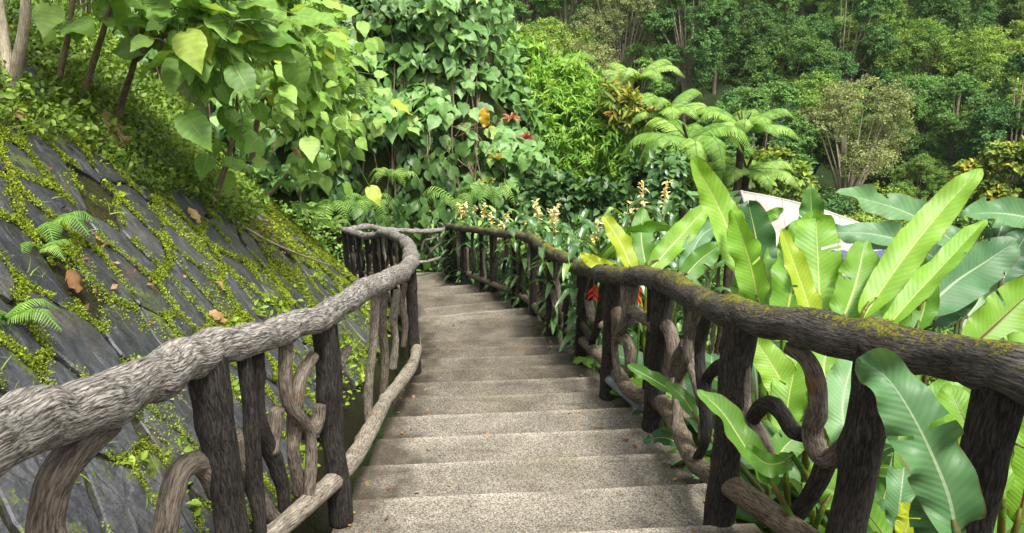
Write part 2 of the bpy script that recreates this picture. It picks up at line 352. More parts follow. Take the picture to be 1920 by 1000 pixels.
# slate slabs
g = G('slate'); p = g.pos(); t = g.attr('tint')
st = g.noise(g.mapping(g.n('UVMap').outputs[0], (5, 1.8, 1)), 3.2, 5, .62, .8)
c = g.ramp(st, [(.25, (.018, .0195, .022)), (.5, (.042, .044, .049)), (.72, (.08, .084, .09))])
c = g.mix(1., c, g.ramp(t, [(0, (.5, .51, .54)), (.5, (1, 1, 1)), (1, (1.6, 1.54, 1.45))]), 'MULTIPLY')
c = g.mix(g.ramp(g.noise(p, 3, 4, .6), [(.56, 0.), (.72, .55)]), c, (.1, .075, .045))
c = g.mix(g.ramp(g.noise(p, 60, 3, .7), [(.68, 0.), (.76, .6)]), c, (.3, .29, .27))
c = g.mix(g.ramp(g.math('ADD', g.noise(p, 4, 3), g.math('MULTIPLY', g.noise(p, 55, 4, .7), .5)), [(.86, 0.), (.93, .85)]), c, (.1, .135, .015))
c = g.mix(1., c, g.ramp(g.noise(p, 70, 5, .7), [(.3, .6), (.7, 1.4)]), 'MULTIPLY')
ck = g.voro(g.mapping(g.n('UVMap').outputs[0], (7, 2.2, 1)), 2.2, 'DISTANCE_TO_EDGE'); c = g.mix(g.ramp(ck, [(.0, .7), (.018, 0.)]), c, (.012, .012, .013))
M['slate'] = g.bsdf(c, g.ramp(g.noise(p, 8, 3), [(.3, .3), (.7, .6)]), g.bump(g.mix(.5, st, g.noise(p, 55, 5, .7)), .6, .014), .55)
def ground_mat(name, cols, sc=1.2, rough=.95):
    g = G(name); p = g.pos()
    c = g.ramp(g.mix(.5, g.noise(p, sc, 5, .6), g.noise(p, sc * 14, 4, .65)), [(.3, cols[0]), (.5, cols[1]), (.68, cols[2])])
    return g.bsdf(c, rough, g.bump(g.noise(p, sc * 22, 4, .7), .8, .03), .15)
M['soil'] = ground_mat('mossy_soil', [(.014, .012, .009), (.03, .029, .012), (.055, .065, .014)], 2.)
M['ground'] = ground_mat('hill_soil', [(.018, .022, .008), (.03, .045, .012), (.05, .08, .018)])
M['forest_floor'] = ground_mat('forest_floor', [(.01, .016, .006), (.02, .035, .01), (.035, .06, .015)], .3)
g = G('canvas'); p = g.obj(); uv_ = g.sep(g.n('UVMap').outputs[0]); seam = g.ramp(g.math('ABSOLUTE', g.math('SUBTRACT', g.math('FRACT', g.math('MULTIPLY', uv_[0], 5.)), .5)), [(.0, 0.), (.03, 1.)])
M['canvas'] = g.bsdf(g.mix(1., g.ramp(g.noise(p, 1.5, 5, .6), [(.3, (.3, .28, .23)), (.6, (.47, .455, .41))]), g.mix(seam, (.5, .48, .44), (1., 1., 1.)), 'MULTIPLY'), .7, g.bump(g.noise(p, 3, 3), .5, .05), .2, .15)
g = G('steel'); M['steel'] = g.bsdf(g.ramp(g.noise(g.obj(), 20, 3), [(.3, (.2, .2, .2)), (.7, (.32, .32, .31))]), .5, None, .5)
g = G('blue_roof'); M['bluesheet'] = g.bsdf(g.ramp(g.noise(g.obj(), 4, 3), [(.3, (.08, .1, .17)), (.7, (.13, .15, .24))]), .4, None, .5)
g = G('pvc'); M['pvc'] = g.bsdf(g.ramp(g.noise(g.obj(), 14, 3), [(.3, (.09, .11, .13)), (.7, (.2, .23, .26))]), .4, None, .5)

# ------------------------------------------------------------------ the setting: valley, far hill, stairs, hillside
_LR = np.array([(-3, 1.8), (1.5, 1.47), (2.1, 1.36), (2.8, 1.22), (4.2, 1.22), (5.2, 1.16), (6.4, 1.12), (7.7, 1.02), (9.1, .93), (11.5, .55), (13.5, .15), (15.5, -.32), (17, -.6)])
_LL = np.array([(-3, -1.5), (.8, -1.12), (1.25, -1.0), (2.1, -.9), (2.9, -.62), (4.2, -.53), (5, -.5), (7, -.5), (9, -.58), (11, -.8), (12.4, -1.25), (13.2, -2.4), (14, -3.6), (17, -3.8)])
def latR(f): return np.interp(f, _LR[:, 0], _LR[:, 1])
def latL(f): return np.interp(f, _LL[:, 0], _LL[:, 1])
def to_path(x, y): return x * ca + y * sa, -x * sa + y * ca
def valley(x, y):
    lat, fwd = to_path(x, y); yy = np.clip(y, -6, 16.5)
    base = zpath(yy) - .42 - .22 * np.maximum(y - 16.5, 0)
    u = np.maximum(lat - latR(np.clip(fwd, -3, 17)) - .1, 0)
    near = base - .5 * u - .02 * u * u * (u < 12) - .5 * np.maximum(u - 12, 0) * 0 + .12 * n2(x, y, .8, 3)
    yv = y - .12 * x; near = np.maximum(near, -14.5)
    far = -16 + .4 * (yv - 43) + 3.5 * n2(x, y, .045, 11, 3) + .8 * n2(x, y, .2, 12, 2)
    k = 1.5; h = np.clip(.5 + .5 * (far - near) / k, 0, 1)
    return near * (1 - h) + far * h + k * h * (1 - h) * .5
def valley1(x, y): return float(valley(np.array([x]), np.array([y]))[0])
mb = MB()
gx = np.concatenate([np.linspace(-60, -3, 40), np.linspace(-2, 14, 100), np.linspace(15, 190, 110)])
gy = np.concatenate([np.linspace(-6, 24, 150), np.linspace(25, 260, 150)])
surf(mb, lambda U, V: np.stack([U, V, valley(U, V)], -1), gx, gy)
struct(mb.build('valley_ground', M['forest_floor']))

# stairs: every tread a part
stairs = bpy.data.objects.new('stairs', None); scene.collection.objects.link(stairs); struct(stairs)
edges = [3.22 + .482 * (i - 1) for i in range(-10, 11)]
edges += [8.95, 9.5, 10.35, 11.5, 12.7, 15.45]
TZ = []
for k in range(1, len(edges)):
    f0, f1 = edges[k - 1], edges[k] + .02
    def skew(f): return np.interp(f, [7.5, 9.4, 14, 20], [0, .25, .3, .3])
    n = 34; w = np.linspace(0, 1, n); last = k == len(edges) - 1
    def row(f, inset, dz, seed):
        lat = latL(f) - .03 + (latR(f) + .1 - latL(f) + .03) * w
        if f > 13.5: lat = -4.2 + (latR(f) + .1 + 4.2) * w
        ff = f + skew(f) * (w - .4) * (0 if last and f > 15 else 1) + inset * .006 * fbm(np.stack([lat * 6, lat * 0 + seed, lat * 0], -1), 3, 3)
        p = P(0, 0)[None] + np.stack([lat * ca - ff * sa, lat * sa + ff * ca, np.zeros(n)], -1)
        zc = zpath(P(.3, edges[k] if not last else 15.3)[1]); p[:, 2] = zc + dz + .002 * fbm(np.stack([lat * 5, lat * 0 + f * 7, lat * 0], -1), 4, 2)
        return p
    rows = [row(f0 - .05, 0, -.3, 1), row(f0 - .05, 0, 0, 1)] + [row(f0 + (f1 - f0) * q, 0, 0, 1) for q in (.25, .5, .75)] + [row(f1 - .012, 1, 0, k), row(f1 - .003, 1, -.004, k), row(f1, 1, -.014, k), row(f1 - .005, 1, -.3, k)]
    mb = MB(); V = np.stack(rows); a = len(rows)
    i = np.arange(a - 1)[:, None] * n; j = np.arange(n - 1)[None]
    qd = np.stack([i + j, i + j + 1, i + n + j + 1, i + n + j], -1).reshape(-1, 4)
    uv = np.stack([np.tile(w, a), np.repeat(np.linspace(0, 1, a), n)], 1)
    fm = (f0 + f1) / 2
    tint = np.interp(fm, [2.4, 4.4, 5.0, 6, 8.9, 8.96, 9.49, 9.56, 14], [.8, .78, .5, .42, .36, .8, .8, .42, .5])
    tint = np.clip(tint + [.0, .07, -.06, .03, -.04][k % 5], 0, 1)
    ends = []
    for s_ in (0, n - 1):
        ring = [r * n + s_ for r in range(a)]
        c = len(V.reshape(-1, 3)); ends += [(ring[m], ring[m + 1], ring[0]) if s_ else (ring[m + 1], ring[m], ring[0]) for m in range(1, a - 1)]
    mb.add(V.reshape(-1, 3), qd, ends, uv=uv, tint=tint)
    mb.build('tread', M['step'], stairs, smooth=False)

# left hillside: height grows with the distance from the bank's foot
_B = np.array([(-2.0, -4), (-1.75, -2), (-1.5, 0), (-1.32, 1.2), (-1.14, 2.1), (-.97, 3), (-.9, 5), (-.86, 7.5), (-.95, 9.5), (-1.4, 11.2), (-2.3, 12.3), (-3.6, 13.0), (-6, 13.5), (-12, 14.2), (-20, 15)])
_bc = catmull(np.array([P(a, b) for a, b in _B]), 500); _bc, BS = resample(_bc, .05)
BS = BS - BS[np.argmin(np.abs(_bc[:, 1]))]
_bn = nrm(np.gradient(_bc, axis=0)); BN = np.stack([-_bn[:, 1], _bn[:, 0]], 1)
BZ = np.where(BS < 14.5, zpath(0) - .268 * BS, -.268 * 14.5 - .12 * (BS - 14.5)) - .12
TB = math.tan(R(50)); CB, SB = math.cos(R(50)), math.sin(R(50))
def rise(d): return np.where(d < 3.1, TB * d, TB * 3.1 + .75 * (d - 3.1))
def hill(x, y):
    x = np.asarray(x, float); y = np.asarray(y, float); sh = x.shape; x = x.ravel(); y = y.ravel(); out = np.empty(len(x)); dd = np.empty(len(x))
    for i in range(0, len(x), 4000):
        D = (x[i:i + 4000, None] - _bc[None, :, 0]) ** 2 + (y[i:i + 4000, None] - _bc[None, :, 1]) ** 2
        k = D.argmin(1); d = np.sqrt(D[np.arange(len(k)), k])
        sgn = np.sign((x[i:i + 4000] - _bc[k, 0]) * BN[k, 0] + (y[i:i + 4000] - _bc[k, 1]) * BN[k, 1]); d = d * np.where(sgn == 0, 1, sgn)
        out[i:i + 4000] = BZ[k] + np.where(d > 0, rise(d), 1.2 * d - .1); dd[i:i + 4000] = d
    out += np.where(dd > 0, 1, 0) * (.05 * n2(x, y, 1.1, 21) + .3 * np.clip((dd - 3) / 3, 0, 1) * n2(x, y, .35, 22))
    return out.reshape(sh), dd.reshape(sh)
def bank(s, t, h=0.0):                          # bank coordinates (s along, t up the slope) -> point, outward normal
    s = np.asarray(s, float); t = np.asarray(t, float); d = t * CB
    bx = np.interp(s, BS, _bc[:, 0]); by = np.interp(s, BS, _bc[:, 1]); nx = np.interp(s, BS, BN[:, 0]); ny = np.interp(s, BS, BN[:, 1])
    x = bx + nx * d; y = by + ny * d; z, dd = hill(x, y)
    N = np.stack([-nx * SB, -ny * SB, np.full_like(s, CB)], -1); N = nrm(N)
    ok = (dd > d * .96 - .02)
    return np.stack([x, y, z], -1) + N * np.asarray(h)[..., None], N, ok
mb = MB()
def hs_pt(U, V):
    z, d = hill(U, V); return np.stack([U, V, z - .03], -1)
surf(mb, hs_pt, np.linspace(-19, 1.2, 150), np.linspace(-4.5, 16, 170))
struct(mb.build('hillside', M['soil']))
# gully hill beyond the bend, carried by vines
def vhill(x, y):
    yb = 18.0 + .10 * (x + 3); d = np.maximum(y - yb, 0)
    top = np.interp(x, [-14, -2.4, -1.0, -.4, .4, 1.5, 3.5], [4.5, 4.0, 1.9, -.5, -1.9, -4.5, -6.5])
    z0 = -5.0; h = top - z0
    z = z0 + h * (1 - np.exp(-d / .9)) + .25 * d * (x < 1.5) * np.clip((1.5 - x) / 3, 0, 1)
    return z + .35 * n2(x, y, .6, 31) * np.clip(d, 0, 1)
mb = MB(); surf(mb, lambda U, V: np.stack([U, V, vhill(U, V)], -1), np.linspace(-15, 5, 90), np.concatenate([np.linspace(17.5, 22, 60), np.linspace(22.3, 34, 25)]))
struct(mb.build('gully_hill', M['ground']))

# ------------------------------------------------------------------ slate bank: slabs, moss in the joints, weeds
A0 = R(23); E1 = np.array([math.cos(A0), -math.sin(A0)]); E2 = np.array([math.sin(A0), math.cos(A0)])
mb = MB(); joint = []
SA, SB_ = .27, .5                               # usual slab width and height
seeds = []
for ib in range(-14, 20):
    for ia in range(-18, 64):
        q = np.array([ia + .5 * (ib % 2) + rng.uniform(-.3, .3), ib + rng.uniform(-.34, .34)])
        if rng.random() > .12: seeds.append(q)
seeds = np.array(seeds)
def cell(i):
    c = seeds[i]; D = np.linalg.norm(seeds - c, axis=1); nb = np.argsort(D)[1:18]; poly = [c + np.array(v) for v in ((-2, -2), (2, -2), (2, 2), (-2, 2))]
    for j in nb:
        m = (seeds[j] + c) / 2; n = seeds[j] - c; out = []
        for k in range(len(poly)):
            a_, b_ = poly[k], poly[(k + 1) % len(poly)]; da, db = (a_ - m) @ n, (b_ - m) @ n
            if da <= 0: out.append(a_)
            if da * db < 0: out.append(a_ + (b_ - a_) * da / (da - db))
        poly = out
        if len(poly) < 3: break
    return np.array(poly)
for i in range(len(seeds)):
    st = (seeds[i][0] * SA) * E1 + (seeds[i][1] * SB_) * E2
    if not (-1.2 < st[0] < 13.6 and .02 < st[1] < 4.6): continue
    if rng.random() < np.interp(st[1], [1.8, 3.6], [.03, .3]): continue
    pl = cell(i)
    if len(pl) < 3: continue
    pl = pl * [SA, SB_]; cen = pl.mean(0); out = []
    m = rng.uniform(.01, .034); pl = cen + (pl - cen) * (1 - m / np.linalg.norm(pl - cen, axis=1, keepdims=True).clip(.05))
    for k in range(len(pl)):
        p0, p1 = pl[k], pl[(k + 1) % len(pl)]; L = np.linalg.norm(p1 - p0)
        if L < .015: continue
        for f in ((.1, .5, .9) if L < .2 else (.06, .25, .5, .75, .94)): out.append(p0 + (p1 - p0) * f + rng.normal(0, .006, 2))
    if len(out) < 6: continue
    out = np.array(out); so = out[:, :1] * E1 + out[:, 1:] * E2; so[:, 1] = np.maximum(so[:, 1], .01)
    c2 = so.mean(0); tilt = rng.normal(0, .012, 2); lift = rng.uniform(.008, .02); n = len(so); V = []; ok_all = True
    for sc, hz in ((1.0, -.05), (1.0, lift - .008), (.95, lift), (.55, lift + .003)):
        q = c2 + (so - c2) * sc; hh_ = hz + ((q - c2) @ tilt if hz > 0 else 0)
        pt, _, ok = bank(q[:, 0], q[:, 1], hh_ + np.zeros(n)); V.append(pt); ok_all &= ok.all()
    if not ok_all: continue
    pt, _, _ = bank(c2[:1], c2[1:2], np.array([lift + .004])); V = np.vstack(V + [pt])
    qd = []; j = np.arange(n); j2 = (j + 1) % n
    for r_ in range(3): qd.append(np.stack([r_ * n + j, r_ * n + j2, (r_ + 1) * n + j2, (r_ + 1) * n + j], 1))
    tr = np.stack([3 * n + j, 3 * n + j2, np.full(n, 4 * n)], 1)
    uo = np.vstack([(out - cen) * s_ + cen for s_ in (1, 1, .95, .55)] + [cen[None]]) + rng.uniform(0, 20, 2)
    mb.add(V, np.vstack(qd), tr, uv=uo, tint=np.clip(rng.normal(.5, .2), 0, 1)); joint.append((so, c2))
slate = thing('slate_bank', 'steep grey slate slab bank with bright moss in its joints along the stairs', 'stone bank', bank(np.array([4.]), np.array([0.]))[0][0])
mb.build('slate_paving', M['slate'], slate, smooth=False)

def scat_bank(mb, tm, s, t, size, tint, h=0., up=.6, spread=.8, side=None):
    pt, N, ok = bank(s, t, np.zeros(len(s)) + h); pt, N = pt[ok], N[ok]; n = len(pt)
    size = np.broadcast_to(size, (len(s),))[ok]; tint = np.broadcast_to(tint, (len(s),))[ok]
    ax = nrm(rng.normal(size=(n, 3)) * spread + N * up); nr = nrm(N + rng.normal(size=(n, 3)) * .6)
    scatter(mb, tm, pt, ax, nr, size, tint)
# moss cushions follow the slab edges, patchily
S_, T_, W_ = [], [], []
for so, c2 in joint:
    n = len(so); dens = np.interp(fbm(np.array([[c2[0] * .9, c2[1] * 1.2, 3.3]]), 41, 3)[0] + np.interp(c2[0], [2, 5, 9, 12], [.05, .0, .15, .3]) - .1 * (c2[1] < .4), [-.42, .4], [100, 3000 if c2[0] < 6.5 else 1000])
    k = int(dens); e = rng.integers(0, n, k); f = rng.random(k)[:, None]
    p = so[e] * (1 - f) + so[(e + 1) % n] * f; dv = nrm(p - c2)
    g_ = fbm(np.column_stack([p * 5, np.zeros(k)]), 43, 2)
    keep = g_ > -.18; p = p[keep] + dv[keep] * (.008 + (rng.normal(0, .015, (k, 1)) * (1 + np.clip(fbm(np.column_stack([p * 11, np.ones(k)]), 44, 2), -.5, 1)[:, None]))[keep] - .02 * np.clip(g_[keep], 0, 1)[:, None])
    S_.append(p[:, 0]); T_.append(p[:, 1]); W_.append(g_[keep])
S_ = np.concatenate(S_); T_ = np.concatenate(T_); W_ = np.concatenate(W_); k0 = T_ > .0; S_, T_, W_ = S_[k0], T_[k0], W_[k0]
k = 230000; s_ = rng.uniform(1.2, 12, k); t_ = rng.uniform(.02, 3.2, k); pn = fbm(np.stack([s_ * 2.6, t_ * 1.7, s_ * 0], -1), 45, 4); m = pn > np.interp(s_, [2, 6, 11], [.3, .24, .17]); S_ = np.concatenate([S_, s_[m]]); T_ = np.concatenate([T_, t_[m]]); W_ = np.concatenate([W_, (pn[m] - .3) * 2])
mb = MB(); far = np.interp(S_, [2, 6, 12], [1, 1.7, 3.4])
tint = np.clip(.5 + .35 * W_ + rng.normal(0, .18, len(S_)), 0, .93); tint = np.where(rng.random(len(S_)) < .015, 1., tint)
scat_bank(mb, T_CARD, S_, T_, rng.uniform(.004, .0125, len(S_)) * far, tint, rng.uniform(.008, .034, len(S_)), .9, .7)
k = 26000; s = rng.uniform(5, 13.3, k); t = rng.uniform(0., 3.6, k); m = n2(s, t, 1.3, 47) > np.interp(s, [5, 8, 11], [.3, .12, -.02])
s, t = s[m], t[m]; scat_bank(mb, T_CARD, s, t, rng.uniform(.02, .05, len(s)), np.clip(rng.normal(.55, .2, len(s)), 0, .95), rng.uniform(.01, .05, len(s)), .8, .8)
tag(mb.build('moss', M['moss']), 'bright yellow-green moss growing in the joints between slate slabs', 'moss', kind='stuff')
# weeds cover the upper bank
k = 150000; s = rng.uniform(-1, 14, k); t = rng.uniform(1.0, 5.6, k)
lim = np.interp(s, [0, 3.5, 5.2, 7, 9, 12, 13.5], [3.3, 3.1, 2.75, 2.1, 2.3, 3.1, 2.2]) + .8 * n2(s, t, .9, 51)
m = (t > lim) & ((n2(s, t, 2.0, 53) > -.25) | (t > lim + .9)); s, t = s[m], t[m]; mb = MB()
cl = n2(s, t, 3., 55)
sz = np.interp(s, [1, 9], [.024, .04]) * rng.uniform(.6, 1.5, len(s)); tn = np.clip(.42 + .45 * cl + rng.normal(0, .17, len(s)), 0, 1)
m1 = rng.random(len(s)) < .6
scat_bank(mb, T_OVATE, s[m1][:44000], t[m1][:44000], sz[m1][:44000] * 1.25, tn[m1][:44000], rng.uniform(.02, .16, m1.sum())[:44000] * (1 + cl[m1][:44000]), .5, .9)
scat_bank(mb, T_GRASS, s[~m1], t[~m1], sz[~m1] * 3.2, tn[~m1], .0, 1.0, .6)
k = 9000; s = rng.uniform(1, 13, k); t = rng.uniform(.1, 3.2, k); m = n2(s, t, 2.4, 57) > .22; s, t = s[m], t[m]
scat_bank(mb, T_GRASS, s, t, rng.uniform(.05, .12, len(s)), rng.uniform(.4, 1., len(s)), .0, .8, .7)
k = 5000; s = rng.uniform(1, 12, k); t = rng.uniform(.0, 1.1, k); m = n2(s, t, 1.8, 59) > .14; s, t = s[m], t[m]
scat_bank(mb, T_OVATE, s, t, rng.uniform(.025, .06, len(s)), rng.uniform(.5, 1., len(s)), .03, .8, .8)
tag(mb.build('weeds', M['bank']), 'low weeds and grass covering the upper slate bank', 'weeds', kind='stuff')

# ------------------------------------------------------------------ rustic railings
def px_path(lst): return [at(*p) for p in lst]
def make_rail(root, hp, r_list, mats, posts, lower_h, seed, step=.02, ring=26, lower_r=.038, skip_lower=0):
    """hp: handrail world points; posts: (index along hp 0..1 list of handrail params, radius)"""
    hp = np.asarray(hp, float); rr = np.asarray(r_list, float)
    h4 = catmull(np.column_stack([hp, rr]), 64); h4[1:-1, :3] += rng.normal(0, .005, (62, 3)); h4[1:-1, 3] *= 1 + rng.normal(0, .04, 62); hd, rd = h4[:, :3], h4[:, 3] * .95
    mb = MB(); tube(mb, hd, rd, step, ring, .17, .09, seed, knots=40); mb.build('handrail', M[mats[0]], root)
    dense = catmull(hp, 600)
    def base(p): return np.array([p[0], p[1], zpath(np.clip(p[1], -9, 14.9)) - .06])
    lower = []
    for p in dense[skip_lower::40]:
        q = base(p); q[2] += lower_h + .06 + .03 * math.sin(p[1] * 5); q[:2] += .02 * rng.normal(size=2); lower.append(q)
    mb = MB(); tube(mb, lower, lower_r * rng.uniform(.85, 1.15, len(lower)), step, max(12, ring - 8), .16, .05, seed + 3, knots=26); mb.build('lower_rail', M[mats[1]], root)
    P_ = []
    for fr, r in posts:
        p = dense[int(fr * 599)]; q = base(p); mid = (p + q) / 2 + np.append(rng.normal(0, .012, 2), 0)
        mb = MB(); tube(mb, [q, q * .7 + p * .3, mid, p * .75 + q * .25, p], [r * 1.15, r * 1.0, r * .95, r * 1.0, r * 1.08], step, max(12, ring - 6), .13, .05, seed + 10 + len(P_), knots=4)
        mb.build('post', M[mats[2]], root); P_.append((p, q))
    return dense, base, P_
def branch(root, pts, r, mat, seed, step=.012, ring=16, knots=3):
    mb = MB(); tube(mb, pts, r, step, ring, .2, .06, seed, knots=knots); return mb.build('branch', M[mat], root)
def near_frac(dense, px):                       # where along the rail it passes a photo column
    v = dense - CAM; d = v @ np.array([0, math.cos(PITCH), -math.sin(PITCH)]); x = 960 + F * v[:, 0] / np.maximum(d, .05); x[d < .1] = 1e9
    return np.abs(x - px).argmin() / 599.
# left railing
HL = [(-420, 1010, 1.08), (-150, 893, 1.33), (0, 820, 1.56), (120, 772, 1.76), (250, 723, 2.05), (360, 668, 2.4), (470, 638, 2.7), (560, 610, 3.02), (640, 573, 3.6), (690, 541, 4.35), (740, 518, 5.2), (764, 502, 6.0), (772, 484, 7.1), (768, 464, 8.8), (753, 449, 10.6), (736, 441, 12.2), (716, 437, 13.2), (698, 443, 13.7), (680, 442, 14.1), (660, 436, 14.6), (646, 431, 15.0)]
rail_l = thing('rustic_railing', 'weathered grey log railing with twisted branches between slate bank and stairs', 'railing', Q(-.5, 6))
hl = px_path(HL); rl = [.082, .08, .078, .074, .07, .066, .062, .058, .06, .064, .07, .07, .075, .075, .075, .075, .07, .07, .065, .065, .065]
dl = catmull(np.array(hl), 600)
LP = [(385, .062), (604, .052), (704, .05), (735, .045), (756, .045), (769, .05)]
posts = [(near_frac(dl, p), r) for p, r in LP] + [(.70, .055), (.76, .055), (.80, .05), (.84, .05), (.88, .05), (.92, .05), (.96, .05), (1.0, .06)]
DL, baseL, PL = make_rail(rail_l, hl, rl, ('rail_grey', 'lower', 'post'), posts, .2, 3, .018, 30, .042)
def rail_at(side, px):                          # the handrail's depth and photo row at a photo column
    v = side - CAM; d = v @ np.array([0, math.cos(PITCH), -math.sin(PITCH)]); u = v @ np.array([0, math.sin(PITCH), math.cos(PITCH)])
    x = 960 + F * v[:, 0] / np.maximum(d, .05); x[d < .1] = 1e9; k = np.abs(x - px).argmin(); return d[k], 500 - F * u[k] / d[k]
def fence_branch(root, side, pl, w, mat, seed, d0=None, **kw):
    pl = np.asarray(pl, float); res = []; w = np.broadcast_to(np.asarray(w, float), (len(pl),)); mx = pl[:, 0].mean()
    dm, ym = rail_at(side, mx) if d0 is None else (d0, pl[:, 1].min() - 15)
    for x, y in pl:                              # the fence stands upright: lower points lie deeper along the lens axis
        dx = 0 if d0 is not None else float(np.clip(rail_at(side, x)[0] - dm, -.3, .3))
        res.append(at(x, y, dm + dx + (y - ym) * dm / F * math.tan(PITCH)))
    return branch(root, res, w / 2 * (dm + .1) / F, mat, seed, **kw)
DR = None
fence_branch(rail_l, DL, [(206, 790), (150, 835), (112, 880), (92, 930), (84, 1010), (84, 1080)], [60, 64, 62, 62, 60, 60], 'branch', 51, ring=22)
fence_branch(rail_l, DL, [(296, 1060), (312, 985), (330, 900), (347, 874), (372, 868), (392, 885), (408, 925)], [48, 50, 48, 46, 42, 44, 40], 'branch', 52, ring=22)
fence_branch(rail_l, DL, [(476, 665), (476, 730), (480, 790), (508, 848), (528, 905), (535, 968)], [34, 36, 38, 36, 30, 28], 'post', 53, ring=20)
fence_branch(rail_l, DL, [(506, 848), (514, 805), (520, 765)], [34, 32, 30], 'branch', 54, ring=18)
fence_branch(rail_l, DL, [(444, 815), (455, 860), (472, 910), (505, 965), (535, 990)], [30, 36, 34, 32, 34], 'branch', 55, ring=18)
fence_branch(rail_l, DL, [(588, 668), (564, 705), (556, 745), (554, 790), (550, 840), (556, 890), (562, 925)], [24, 27, 28, 32, 24, 24, 28], 'branch', 56, ring=18)
fence_branch(rail_l, DL, [(556, 790), (572, 810), (588, 806), (597, 785), (600, 758)], [26, 30, 28, 26, 22], 'branch', 57, ring=18)
fence_branch(rail_l, DL, [(652, 598), (648, 650), (640, 700), (644, 745), (650, 790), (640, 838)], [26, 24, 26, 24, 22, 24], 'post', 58, ring=16)
fence_branch(rail_l, DL, [(620, 705), (636, 685), (652, 655)], [20, 20, 18], 'branch', 59, ring=14)
fence_branch(rail_l, DL, [(678, 640), (674, 700), (678, 750), (680, 800)], [22, 22, 20, 24], 'branch', 60, ring=14)
fence_branch(rail_l, DL, [(703, 545), (702, 600), (698, 660), (690, 740), (692, 790)], [16, 18, 16, 18, 18], 'lower', 61, 4.7, ring=14)
fence_branch(rail_l, DL, [(722, 530), (716, 600), (722, 680), (716, 760)], [15, 17, 15, 17], 'branch', 62, 5.2, ring=14)
fence_branch(rail_l, DL, [(744, 545), (738, 600), (742, 640), (736, 690)], [13, 15, 13, 15], 'lower', 63, 5.6, ring=12)
fence_branch(rail_l, DL, [(760, 530), (754, 570), (760, 610), (756, 650)], [11, 13, 12, 12], 'branch', 64, 6.4, ring=12)
fence_branch(rail_l, DL, [(770, 510), (766, 545), (771, 580), (768, 610)], [10, 11, 10, 11], 'lower', 65, 7.4, ring=12)
def auto_branches(root, dense, base, f0, f1, n, mats, seed, h0=.24, straight=False):
    g_ = random.Random(seed)
    for i in range(n):
        f = f0 + (f1 - f0) * (i + g_.uniform(.2, .8)) / n; k = int(f * 599); p = dense[k]; q = base(p); q[2] += h0
        tdir = nrm(dense[min(k + 5, 599)] - dense[max(k - 5, 0)]); tdir[2] = 0
        style = 0. if straight else g_.random(); L = p[2] - q[2]; pts = []
        a1, a2 = g_.uniform(-.14, .14), g_.uniform(-.14, .14)
        if style < .55: pts = [q, q + tdir * a1 + [0, 0, L * .33], q - tdir * a1 + [0, 0, L * .66], p]
        elif style < .8: pts = [q, q + tdir * a1 * .6 + [0, 0, L * .35], q + tdir * (a1 + .05) + [0, 0, L * .55], q + tdir * (a1 + .15) + [0, 0, L * .5], q + tdir * (a1 + .17) + [0, 0, L * .3]]
        else: pts = [p, p + tdir * a2 - [0, 0, L * .3], p + tdir * (a2 + .1) - [0, 0, L * .48], p + tdir * (a2 + .2) - [0, 0, L * .4]]
        branch(root, [np.asarray(x) + rng.normal(0, .01, 3) for x in pts], [g_.uniform(.022, .03) for _ in pts], mats[i % len(mats)], seed + i, .03, 10, 1)
auto_branches(rail_l, DL, baseL, near_frac(DL, 415), near_frac(DL, 640), 3, ['post', 'branch'], 463, straight=True)
auto_branches(rail_l, DL, baseL, near_frac(DL, 655), .68, 12, ['branch', 'lower', 'post'], 430)
auto_branches(rail_l, DL, baseL, .68, .99, 10, ['branch', 'lower', 'post'], 400)

# right railing
HR = [(2700, 930, 1.25), (2150, 772, 1.68), (1920, 706, 1.95), (1780, 668, 2.22), (1640, 643, 2.48), (1500, 614, 2.8), (1390, 592, 3.14), (1320, 566, 3.6), (1255, 532, 4.45), (1200, 519, 5.0), (1150, 517, 5.5), (1095, 502, 6.8), (1036, 476, 8.15), (1003, 452, 9.6), (965, 441, 10.9), (928, 437, 12.1), (872, 429, 14.2), (840, 424, 15.6)]
rail_r = thing('rustic_railing', 'dark mossy log railing with twisted branches between stairs and tall paddle leaved plants', 'railing', Q(1.2, 5))
hr = px_path(HR); rr_ = [.082, .082, .082, .08, .078, .074, .072, .07, .074, .07, .074, .072, .07, .07, .068, .068, .066, .066]
DR = catmull(np.array(hr), 600)
RP = [(1885, .062), (1652, .068), (1392, .066), (1243, .066), (1150, .06), (1095, .058), (1036, .055), (1003, .06), (967, .055), (925, .06), (903, .04), (868, .06), (842, .075)]
posts = [(.06, .06)] + [(near_frac(DR, p), r) for p, r in RP]
DR, baseR, PR = make_rail(rail_r, hr, rr_, ('rail_dark', 'lower_r', 'post'), posts, .2, 23, .018, 30, .05)
B = lambda pl, w, mat, sd, **k: fence_branch(rail_r, DR, pl, w, mat, sd, **k)
B([(1395, 640), (1395, 700), (1396, 760), (1422, 812), (1440, 850), (1450, 890)], [26, 26, 28, 30, 26, 24], 'branch', 71, ring=20)
B([(1412, 785), (1425, 765), (1444, 757), (1466, 775), (1486, 806), (1506, 816)], [28, 30, 30, 30, 32, 30], 'post', 72, ring=20)
B([(1482, 650), (1512, 672), (1530, 712), (1533, 760), (1522, 805), (1530, 840), (1552, 862), (1580, 845), (1602, 815)], [34, 34, 36, 36, 38, 40, 40, 40, 34], 'branch', 73, ring=22)
B([(1552, 862), (1536, 900), (1512, 940), (1488, 972)], [40, 36, 34, 34], 'post', 74, ring=20)
B([(1362, 636), (1374, 648), (1390, 640)], [26, 44, 36], 'post', 75, ring=18)
B([(1372, 682), (1345, 688), (1326, 712), (1322, 740)], [24, 24, 22, 22], 'post', 76, ring=16)
B([(1308, 572), (1300, 620), (1292, 660), (1304, 700), (1318, 750), (1322, 825)], [22, 20, 22, 26, 26, 26], 'branch', 77, ring=18)
